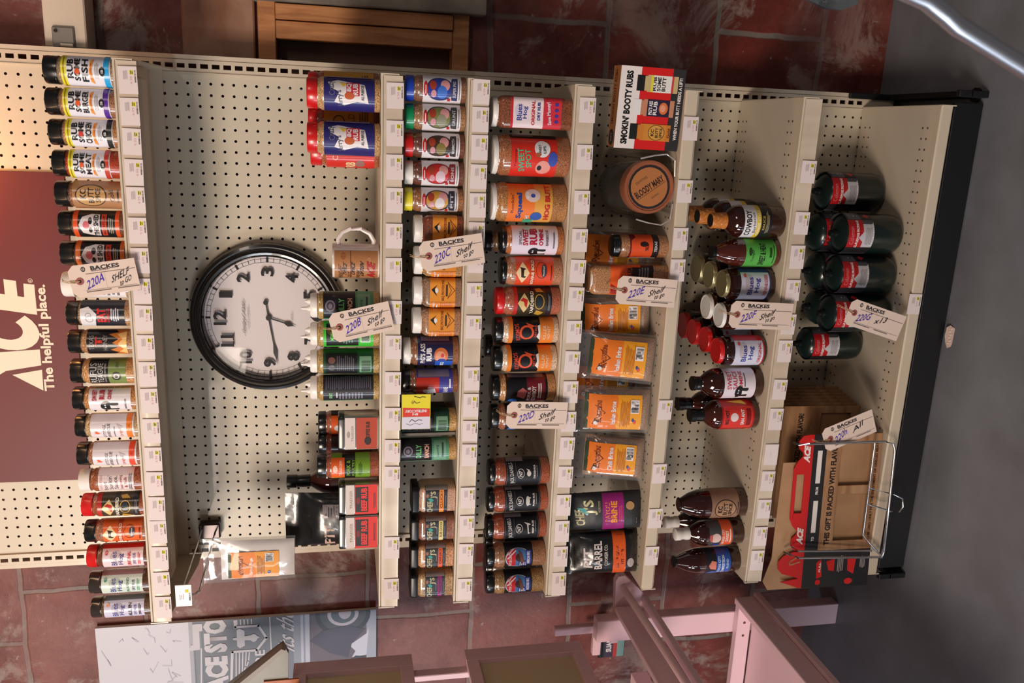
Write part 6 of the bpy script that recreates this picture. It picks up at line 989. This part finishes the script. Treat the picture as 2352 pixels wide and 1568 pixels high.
# ------------------------------------------------------------------ rubs box and the tub lying in its clear tray
t = thing('rubs_gift_box', 'white red and black gift box of three seasoning jars, right end of fifth shelf', 'gift box', (21.9, -11.0, -57.25), None, -2)
X, Wd, z0, z1, Y = PAN['box']; w = 3.42; H = 5.75
t.rotation_euler = (math.radians(-3), math.radians(1.0), math.radians(-3))
q = MB(); q.box((-w, -1.2, 0), (w, 1.2, H), mat('white_card', (226, 216, 208), .4)); q.build('carton', t)
def boxjar(u, y0, cap, bd, lab, words, wc):
    j = [('r', u-.65, y0+2.95, u+.65, y0+3.65, cap), ('r', u-.6, y0+2.7, u+.6, y0+2.96, bd), ('r', u-.7, y0, u+.7, y0+2.72, bd), ('r', u-.7, y0+.4, u+.7, y0+2.4, lab)]
    for i, wd in enumerate(words): j.append(T(wd, u, y0+2.1-i*.42, 1.15, .34, wc, .03))
    return j
art = [('r', -w, 0, w, H, (228, 218, 214)), ('r', -w, 0, w, 3.95, (206, 30, 30)), ('r', -w, 0, w, 1.15, (46, 44, 46)), T("SMOKIN' BOOTY RUBS", 0, 4.95, 6.1, .62, BK, .05), T('WHEN YOUR BUTT NEEDS A LIFT!', .1, .38, 5.2, .3, (230, 220, 216), .03)]
art += boxjar(2.1, .62, (26, 26, 30), (190, 170, 120), (226, 220, 214), ['RUB', 'SOME', 'BUTT'], BK)+[('r', 1.4, 2.82, 2.8, 3.04, (220, 205, 60)), ('r', 1.4, 1.02, 2.8, 1.2, (200, 60, 60))]
art += boxjar(.1, .75, (226, 222, 222), (190, 130, 100), (42, 32, 56), ["PIG'S ASS", 'RUB'], WH)+[('c', .1, 1.7, .5, .4, (212, 110, 60)), ('c', .1, 1.75, .3, .25, (226, 150, 120))]
art += boxjar(-1.95, .85, (26, 30, 28), (196, 120, 50), (200, 130, 50), [], BK)+[('c', -1.95, 2.1, .6, .7, (206, 150, 70)), ('g', -1.95, 2.1, .65, .75, .93, (60, 40, 20)), T('KC', -1.95, 2.45, .6, .3, (50, 36, 20), .03), T('BUTT', -1.95, 2.05, .85, .28, (50, 36, 20), .03), T('SPICE', -1.95, 1.7, .8, .24, (50, 36, 20), .03), T('Gold', -1.95, 1.0, .8, .25, (60, 40, 20))]
decal('box_front_print', art, 1, 1, map_flat(-1.2), t, True, None, .01, .002)
decal('box_top_print', [('r', -w, -1.1, w, 1.1, (176, 112, 62)), T('SMOKIN BOOTY RUBS', .8, .2, 4.6, .7, (60, 30, 20), .02), ('c', -2.6, 0, .7, .8, (40, 36, 40)), T('GIFT', -2.6, 0, .8, .4, (180, 150, 110), .02)], 1, 1, lambda u, v, e: (u, v, H+e), t, True, None, .01, .002)
t = thing('seasoning_tub', 'dark clear tub lying on its side with round copper brown lid facing forward', 'tub', (15.05, -8, -54.9), None)
t.rotation_euler = (0, 0, math.radians(3))
def ycyl(q, prof, m, n=48):
    q.grid([[(r_*math.cos(k*2*math.pi/n), y, r_*math.sin(k*2*math.pi/n)) for k in range(n)] for r_, y in prof], m, True)
q = MB(); ycyl(q, [(2.3, 4.0), (2.34, 3.6), (2.34, -2.2), (2.2, -2.5), (2.2, -2.8)], mat('dark_tub_plastic', (58, 52, 46), .15, 0, .8)); q.face([(2.3*math.cos(k*.2618), 4.0, 2.3*math.sin(k*.2618)) for k in range(24)], mat('dark_tub_plastic', (58, 52, 46), .15, 0, .8)); q.build('tub_body', t)
q = MB(); LM = mat('copper_lid', (160, 94, 66), .3, .2, .5); ycyl(q, [(2.36, -2.7), (2.36, -3.75), (2.3, -3.9), (2.1, -3.92), (2.05, -3.85), (.02, -3.85)], LM); q.build('lid', t)
decal('lid_label', [('c', 0, 0, 1.93, 1.93, (44, 38, 40)), ('c', 0, 0, 1.72, 1.72, (176, 112, 66)), T('BLOODY MARY', 0, 0, 3.0, .62, (54, 36, 32), .03, -55), T('DEMITRIS', -.4+.95, .55+.2, 1.2, .22, (90, 60, 44), .0, -55), ('s', [(-1.2, 1.0), (.55, -1.5)], .04, (90, 60, 44)), T('SEASONING', -.75, -.6, .8, .16, (110, 76, 54), 0, -55)], 1, 1, map_flat(-3.86), t, True, None, .01, .003)
t = thing('clear_tray', 'crinkled clear plastic tray cradling the dark tub on fifth shelf', 'tray', (15.05, -8, -57.25))
q = MB()
for sg in (-1, 1):
    rows = []
    for k in range(9):
        y = -3.9+k*.95; rows.append([(sg*(1.2), y, .03), (sg*2.3, y, .1), (sg*(3.0+.08*math.sin(k*2.1)), y, .9), (sg*(2.9+.05*math.sin(k*3)), y, 2.2), (sg*(2.6), y, 3.3+.15*math.sin(k*1.7)), (sg*2.75, y, 3.5)])
    q.grid(rows, SMOKED, False, True)
q.build('tray_film', t)
q = MB()
for sg in (-1, 1): q.tube([(sg*1.2, -4.0, .08), (sg*2.6, -4.05, .2), (sg*3.1, -4.05, 1.0), (sg*2.95, -4.05, 2.2), (sg*2.65, -4.0, 3.4)], .07, mat('clear_rim_plastic', (190, 184, 184), .08, .3, 1), 6)
q.build('tray_rim', t)

# ------------------------------------------------------------------ sale card, divider
t = thing('sale_card', 'yellow red and white handwritten card turned upside down on the third shelf', 'sale card', (-4.95, -12.85, -34.5))
q = MB(); q.box((-1.62, 0, -1.25), (1.62, .05, 1.3), mat('card_stock', (220, 205, 70), .4)); q.build('card', t)
decal('card_print', [('r', -1.6, -1.22, .2, 1.28, (216, 212, 224)) if False else ('r', .3, -1.22, 1.6, 1.28, (228, 214, 48)), ('p', [(-.45, -1.2), (-.45, 1.2), (.42, 1.2), (.3, -1.2)], (216, 56, 46)), ('r', -1.6, -1.22, -.47, 1.28, (216, 212, 226)),
      T('INSTRUCTORY', .18-.1, .05, 1.9, .27, WH, .04, 90), T('IN', -.22, .1, .5, .2, WH, .04, 90), ('s', [(.9, -.3), (.8, 0), (1.0, .2), (.75, .35)], .05, PEN), ('s', [(1.1, .3), (.85, .45), (.85, .2)], .05, (150, 130, 60)), ('s', [(1.35, -.8), (1.4, -.5), (1.3, -.3), (1.45, .2)], .06, PEN),
      ('s', [(-.8, -.5), (-.75, -.2), (-.9, .1), (-.7, .4), (-.95, .6)], .05, (60, 54, 80)), ('s', [(-1.1, -.6), (-1.2, -.3), (-1.05, .1), (-1.25, .5), (-1.1, .9)], .035, (150, 140, 150))], 1, 1, map_flat(0), t, True, None, .01, .003)
q = MB(); q.box((-.14, -5, 0), (.14, 4, 4.9), mat('grey_divider', (110, 102, 92), .5), .03); tag(q.build('shelf_divider', loc=(-7.78, -6, -38.3)), 'thin grey divider standing between the two green bottles on third shelf', 'divider')

# ------------------------------------------------------------------ flat packed gift cartons and the chrome wire holder
KR = noise_mat('kraft_cardboard', [(.35, (160, 120, 84)), (.65, (178, 136, 98))], 12, .7)
WP = noise_mat('printed_wood_grain', [(.3, (142, 98, 66)), (.5, (168, 124, 88)), (.7, (192, 152, 114))], 5, .45, 0, 0, 6, 0, (1, 1, 7), .5)
def carton(label, X, Y, Z, rz, lean, full=True, tilt=0):
    t = thing('gift_carton', label, 'carton', (X, Y, Z), 'flat packed gift cartons', rz)
    t.rotation_euler = (math.radians(-lean), math.radians(tilt), math.radians(rz))
    w = 12.6; H = 8.9
    q = MB(); y0, y1 = -.06, .06
    # wood printed front with two cut windows (x measured from right edge = 0 to -w)
    xs = [0, -.75, -5.55, -6.45, -11.6, -w]; zA, zB, zC = .95, 4.35, 5.9
    q.box((xs[1], y0, 0), (xs[0], y1, zC), WP); q.box((xs[3], y0, 0), (xs[2], y1, zC), WP); q.box((xs[5], y0, 0), (xs[4], y1, zC), WP)
    for a, b in ((1, 2), (3, 4)):
        q.box((xs[b], y0, 0), (xs[a], y1, zA), WP); q.box((xs[b], y0, zB), (xs[a], y1, zC), WP)
    q.build('wood_print_panel', t)
    q = MB(); q.box((-w-(4.2 if full else 0)+.1, .4, 0), (-.1, .5, 8.0 if full else 5.8), KR); q.build('backing_board', t)
    q = MB(); q.box((-w, y0, zC), (0, y1, 7.35), print_mat((32, 30, 34), True)); q.build('black_band', t)
    red = print_mat((196, 28, 28), True)
    q = MB(); hz = 7.35; top = 9.2
    q.box((-w, y0, hz), (0, y1, 7.75), red)
    q.prism([(0, 7.75), (-.1, 8.5), (-.6, 8.9), (-1.4, 8.9), (-1.9, 8.4), (-2.2, 8.35), (-2.8, 8.9), (-3.6, 9.25), (-3.6, 7.75)], y0, y1, red)
    q.prism([(-w, 7.75), (-w+.1, 8.5), (-w+.6, 8.9), (-w+1.4, 8.9), (-w+1.9, 8.4), (-w+2.2, 8.35), (-w+2.8, 8.9), (-w+3.6, 9.25), (-w+3.6, 7.75)], y0, y1, red)
    q.box((-w+3.6, y0, 8.9), (-3.6, y1, 9.25), red); q.box((-w+3.6, y0, 7.75), (-w+4.2, y1, 8.95), red); q.box((-4.2, y0, 7.75), (-3.6, y1, 8.95), red); q.box((-w+4.2, y0, 7.75), (-4.2, y1, 8.05), red)
    q.build('handle_panel', t)
    if not full:
        bpy.data.objects.remove(bpy.data.objects[[c for c in t.children if c.name.startswith('black_band')][0].name]); bpy.data.objects.remove([c for c in t.children if c.name.startswith('handle_panel')][0])
        q = MB(); q.box((-w, y0, zC), (0, y1, 8.6), WP); q.build('top_panel', t)
        decal('carton_print', [T('PACKED WITH FLAVOR!', -3.9, 6.6, 6.2, .62, (40, 26, 22), .04)], 1, 1, map_flat(y0), t, False, None, .012, .003)
        return t
    art = [T('THIS GIFT IS PACKED WITH FLAVOR!', -6.35, 5.05, 11.4, .62, (40, 26, 22), .04), ('r', -5.2, 6.35, -1.7, 6.85, (226, 216, 210)), ('r', -10.6, 6.35, -7.1, 6.85, (226, 216, 210)), T('FROM', -6.0, 6.6, .8, .3, WH, .03), T('TO', -11.3, 6.6, .5, .3, WH, .03),
           T('ACE', -2.0, 8.0, 1.7, .7, (232, 216, 210), .06, 0, .15), T('ACE', -10.9, 8.0, 1.7, .7, (232, 216, 210), .06, 0, .15), T('TO BE USED ONLY FOR THE ENJOYMENT OF GRILLED MEATS', -6.3, .42, 11.0, .36, (70, 42, 30), .02)]
    decal('carton_print', art, 1, 1, map_flat(y0), t, False, None, .012, .003)
    if full:
        q = MB(); bp_ = print_mat((32, 30, 34), True)
        q.box((-w-4.2, y0, 0), (-w-.02, y1, 7.35), bp_); q.build('side_panel', t)
        q = MB(); q.prism([(-w-.05, 7.35), (-w-4.2, 7.35), (-w-4.2, 7.6), (-w-3.4, 9.7), (-w-3.1, 7.75), (-w-2.9, 8.2), (-w-2.5, 9.6), (-w-1.9, 10.1), (-w-1.1, 10.1), (-w-.5, 9.6), (-w-.1, 8.6)], y0, y1, red); q.build('side_flap', t)
        q = MB(); q.prism([(-w-4.3, 6.5), (-w-4.4, 10.9), (-w-3.4, 11.5), (-w-2.4, 11.2), (-w-.8, 10.7), (-w+3, 10.6), (-3, 10.3), (-3, 8), (-w, 6.5)], .25, .35, KR); q.build('rear_flap', t)
        art = [('p', [(-w-1.0, 5.4), (-w-1.4, 5.9), (-w-3.2, 5.8), (-w-3.0, 5.2)], (200, 34, 34)), ('p', [(-w-1.0, 3.9), (-w-1.3, 4.8), (-w-2.3, 4.5), (-w-2.4, 3.9)], (200, 34, 34)), ('p', [(-w-.8, 1.5), (-w-.9, 2.5), (-w-2.4, 2.4), (-w-2.8, 1.7)], (200, 34, 34)), ('c', -w-3.6, 2.2, .35, .45, (200, 34, 34)), ('c', -w-3.6, 5.6, .3, .3, (200, 34, 34)), ('l', -w-2.6, 2.9, -w-.6, 3.6, 4, (150, 140, 140)), ('l', -w-2.2, .5, -w-.6, 1.1, 4, (150, 140, 140)), T('PULL', -w-1.9, 5.5, 1.1, .22, WH, .03),
               ('s', [(-w-.6, 8.0), (-w-1.1, 8.8), (-w-1.3, 8.9), (-w-1.5, 8.8), (-w-1.2, 7.8)], .15, (170, 120, 80))]
        decal('side_print', art, 1, 1, map_flat(y0), t, False, None, .012, .003)
    return t
carton('front flat gift carton with red handle band standing in the chrome wire holder', -8.7, -11.9, -82.15, 3, 4, True, -1.0)
for k in range(7):
    carton('kraft and wood print carton in the stack, %s behind the front one' % ORD[k+1], -7.3+k*.13, -7.4+k*.72, -82.3, 2, 3, False, 0)
t = thing('wire_holder', 'chrome wire holder clasping the front gift carton at the bottom deck', 'wire holder', (-15, -13.2, -82.3))
q = MB(); C2 = lambda p: (p[0]+15, p[1]+13.2, p[2]+82.3)
q.tube([C2(p) for p in [(-9.3, -12.3, -72.0), (-9.2, -13.0, -72.2), (-9.0, -13.5, -73), (-9.0, -13.5, -81.4), (-9.2, -13.8, -82.1), (-9.8, -13.9, -82.35), (-21.0, -13.9, -83.0), (-21.8, -13.6, -83.1)]], .13, CHROME, 10); q.build('frame_rod', t)
q = MB(); q.tube([C2(p) for p in [(-21.3, -12.3, -72.6), (-21.2, -13.0, -72.8), (-21.4, -13.5, -73.6), (-21.8, -13.6, -82.6), (-21.9, -13.6, -83.1)]], .13, CHROME, 10); q.tube([C2(p) for p in [(-20.7, -12.4, -73.4), (-20.8, -13.2, -73.6), (-21.2, -13.3, -82.0)]], .11, CHROME, 10); q.build('frame_rod', t)
q = MB(); q.tube([C2(p) for p in [(-9.2, -13.3, -80.4), (-19.5, -13.0, -80.9), (-21.7, -13.5, -83)]], .11, CHROME, 10); q.build('cross_rod', t)
q = MB(); q.tube([C2(p) for p in [(-14.2, -13.2, -80.7), (-14.6, -13.9, -83.0), (-15.0, -14.2, -83.9), (-15.9, -14.2, -84.1), (-16.5, -14.2, -83.8), (-16.5, -13.9, -83.0), (-15.9, -13.2, -80.7)]], .09, CHROME, 10); q.build('front_loop', t)
q = MB(); q.tube([(0, 0, 0), (.3, .6, .9), (1.6, 1.4, 1.0)], .35, BLACKM); q.build('black_clip', loc=(-26.2, -9.8, -84.6)); tag(bpy.data.objects['black_clip'], 'small black plastic lever at the bottom left foot of the rack', 'lever')

# ------------------------------------------------------------------ pink wooden display rack on the left
PK = noise_mat('pink_painted_wood', [(.3, (222, 184, 190)), (.7, (228, 192, 198))], 3, .42, .2)
PKD = mat('screw_hole', (90, 50, 36), .7)
PB = (-36, -2, -87)
pk = thing('pink_display_rack', 'pink painted wooden display rack standing left of the shelving', 'display rack', PB)
def pb(name, a, b, m=PK, bev=.08): return pbox(pk, PB, name, a, b, m, bev)
pb('back_post', (-37.1, -2.5, -87), (-34.35, -.9, -56.5))
pb('back_post', (-37.0, -.8, -87), (-36.0, 0, -52))
pb('lower_side_board', (-33.2, -42, -75.5), (-32.4, -2.6, -73.1)); pb('lower_side_ledge', (-32.38, -42, -76.2), (-31.9, -2.6, -75.4))
rl = pb('lower_back_rail', (-60, -3.6, -75.0), (-33.2, -2.6, -73.3))
pb('lower_shelf_board', (-60, -42, -75.6), (-33.2, -3.6, -75.1))
for z_ in (-35.2, -36.9): 
    q = MB(); q.prism([(z_+36+.16*math.cos(k*.7), -74.15+87+.16*math.sin(k*.7)) for k in range(9)], -1.63, -1.55, PKD); q.build('screw_hole', pk)
# upper tray
pb('upper_side_board', (-34.1, -44, -61.2), (-33.4, -1.2, -58.9)); pb('upper_ledge', (-33.4, -44, -62.9), (-32.4, -1.0, -62.2))
ep = MB(); c0 = lambda x, z: (x+36, z+87)
ep.prism([c0(*p) for p in [(-38.5, -58.9), (-34.6, -59.1), (-30.4, -58.9), (-29.8, -59.2), (-29.7, -60.0), (-32.3, -62.6), (-33.0, -62.9), (-34.4, -62.7), (-36.8, -59.9), (-38.5, -59.7)]], 1.2, 2.1, PK); ep.build('rounded_end_panel', pk)
q = MB(); q.tube([(-31.2+36, -.6+2, -59.8+87), (-31.3+36, -12+2, -60.2+87), (-31.4+36, -42+2, -61+87)], .42, PK, 16); q.build('dowel_rail', pk)
pb('small_block', (-38.2, -13, -60.4), (-36.9, -8.5, -58.6)); pb('cross_board', (-60, -9.5, -57.6), (-38.2, -8.7, -54.8))
pb('rear_stub', (-41, .6, -58.2), (-37.6, 1.4, -57.2))
# framed side panels
TAN = mat('tan_panel_board', (206, 190, 154), .6)
def framed(zb, zt, x, ya, yb, name):
    e0 = bpy.data.objects.new(name, None); COL.objects.link(e0); e0.parent = pk
    fw = 1.35
    def bb(n, a, b, m=PK): return pbox(e0, PB, n, a, b, m, .05)
    bb('frame_stile', (x-.7, ya-2.0, zb), (x, ya, zt)); bb('frame_stile', (x-.7, yb, zb), (x, yb+2.0, zt))
    bb('frame_rail', (x-.7, yb+2.02, zt-fw), (x, ya-2.02, zt)); bb('frame_rail', (x-.7, yb+2.02, zb), (x, ya-2.02, zb+fw))
    bb('panel_board', (x-.85, yb+1.9, zb+fw*.9), (x-.6, ya-1.9, zt-fw*.9), TAN)
framed(-35.35, -22.75, -36.9, -2.0, -26, 'framed_panel'); framed(-54.6, -41.2, -36.9, -2.0, -26, 'framed_panel')
pb('rear_rail', (-38.4, -5.0, -54.5), (-37.7, -3.8, -24))
# small hanging packet behind
X, Wd, z0, z1, Y = PAN['smallpack']
t = thing('hanging_packet', 'black topped packet with red and green print on the pink rack', 'packet', (-40.3, 2.3, -61.8))
q = MB(); q.box((-2.2, -.2, 0), (2.0, .2, 2.9), BLKP, .1); q.build('packet_body', t)
q = MB(); q.box((-2.2, -.15, 2.9), (2.0, .15, 3.3), BLACKM); q.box((1.4, -.15, .2), (2.0, .15, 5.3), BLACKM); q.box((2.0, -.15, 3.3), (3.6, .15, 3.7), BLACKM); q.box((2.9, -.15, .2), (3.6, .15, 3.7), BLACKM); q.build('packet_header', t)
decal('packet_print', [('r', -2.1, .1, 1.0, 1.0, (130, 170, 160)), ('r', -2.1, 1.0, 1.0, 1.5, (190, 60, 50)), ('r', -2.1, 1.5, 1.0, 2.6, (60, 50, 70)), T('SUAN', -.5, 2.05, 1.8, .7, WH, .04)], 1, 1, map_flat(-.2), t, True, None, .012, .003)

# grey board leaning in front of the poster
t = thing('grey_shelf_board', 'grey metal shelf end jutting in front of the poster', 'board', (-34, -6, -23))
q = MB(); GM = noise_mat('worn_grey_metal', [(.4, (112, 108, 98)), (.65, (128, 124, 112))], 6, .4, .2, 0, 5, .3)
q.prism([(x+34, z+23) for x, z in [(-31.81, -21.99), (-32.96, -22.5), (-40.5, -22.3), (-40.5, -12.0), (-39.8, -11.9)]], 0, .6, GM); q.build('board_face', t)
q = MB(); q.prism([(x+34, z+23) for x, z in [(-31.75, -21.9), (-31.95, -22.3), (-40.5, -12.6), (-40.5, -11.6)]], -1.0, 0, mat('grey_board_edge', (134, 122, 108), .4)); q.build('board_edge', t)
q = MB(); q.box((-1.9-3.5, -.2, -.5), (-1.9, 0, 3.0), mat('orange_brown_patch', (176, 96, 50), .5)); q.build('orange_panel', t)

# ------------------------------------------------------------------ near right: galvanised guard, curved chrome tube; floor scrap
t = thing('metal_guard', 'galvanised riveted metal corner guard by the wall at lower right', 'guard', (35, 1.5, -78))
GV = noise_mat('galvanised_steel', [(.4, (130, 138, 142)), (.6, (156, 164, 168))], 12, .35, 0, 0, 4, .8)
q = MB(); q.prism([(x-35, z+78) for x, z in [(34.2, -74.6), (33.3, -77.4), (33.2, -79.2), (33.9, -81.0), (38, -81.4), (38, -74.4)]], -.3, .3, GV); q.prism([(x-35, z+78) for x, z in [(34.1, -75.2), (33.8, -77.4), (33.9, -79.2), (38, -79.4), (38, -75)]], -.7, -.3, GV); q.build('guard_plate', t)
q = MB()
for x, z in ((34.3, -78.6), (33.8, -78.0+1)): q.tube([(x-35, -.95, z+78), (x-35, -.7, z+78)], .18, CHROME)
q.build('rivet', t)
t = thing('chrome_tube', 'curved chrome tube handle in the near foreground at lower right', 'tube handle', (24.69, -50, -53.85))
q = MB()
ctl = [(1.9, 5.4), (1.35, 3.2), (.91, 1.63), (.38, .66), (0, 0), (-.45, -1.1), (-1.49, -3.63), (-2.9, -7.0), (-4.9, -11.5)]
q.tube([(x, 0, z) for x, z in ctl], .42, mat('chrome_tubing', (214, 218, 226), .3, 1), 18); q.build('tube', t)
t = thing('paper_scrap', 'pale torn paper scrap on the floor against the black kick plate', 'paper scrap', (1.7, -12.95, -87))
q = MB(); pts = [(-1.15, -.25), (-.7, .05), (0, .2), (.9, .12), (1.15, -.2), (.95, -.75), (.2, -.95), (-.9, -.6)]
q.face([(x, y*.9, .25+.35*y+.05*math.sin(3*x)) for x, y in pts], mat('pale_paper', (196, 170, 158), .7)); q.face([(x, y*.9, .22+.35*y+.05*math.sin(3*x)) for x, y in pts][::-1], mat('pale_paper', (196, 170, 158), .7)); q.build('scrap', t)
decal('scrap_marks', [('s', [(-.7+k*.3, -.25-.12*(k % 2)), (-.62+k*.3, -.4-.12*(k % 2))], .1, (228, 214, 206)) for k in range(6)], 1, 1, lambda u, v, e: (u, v*.9, .27+e+.35*v), t, False)
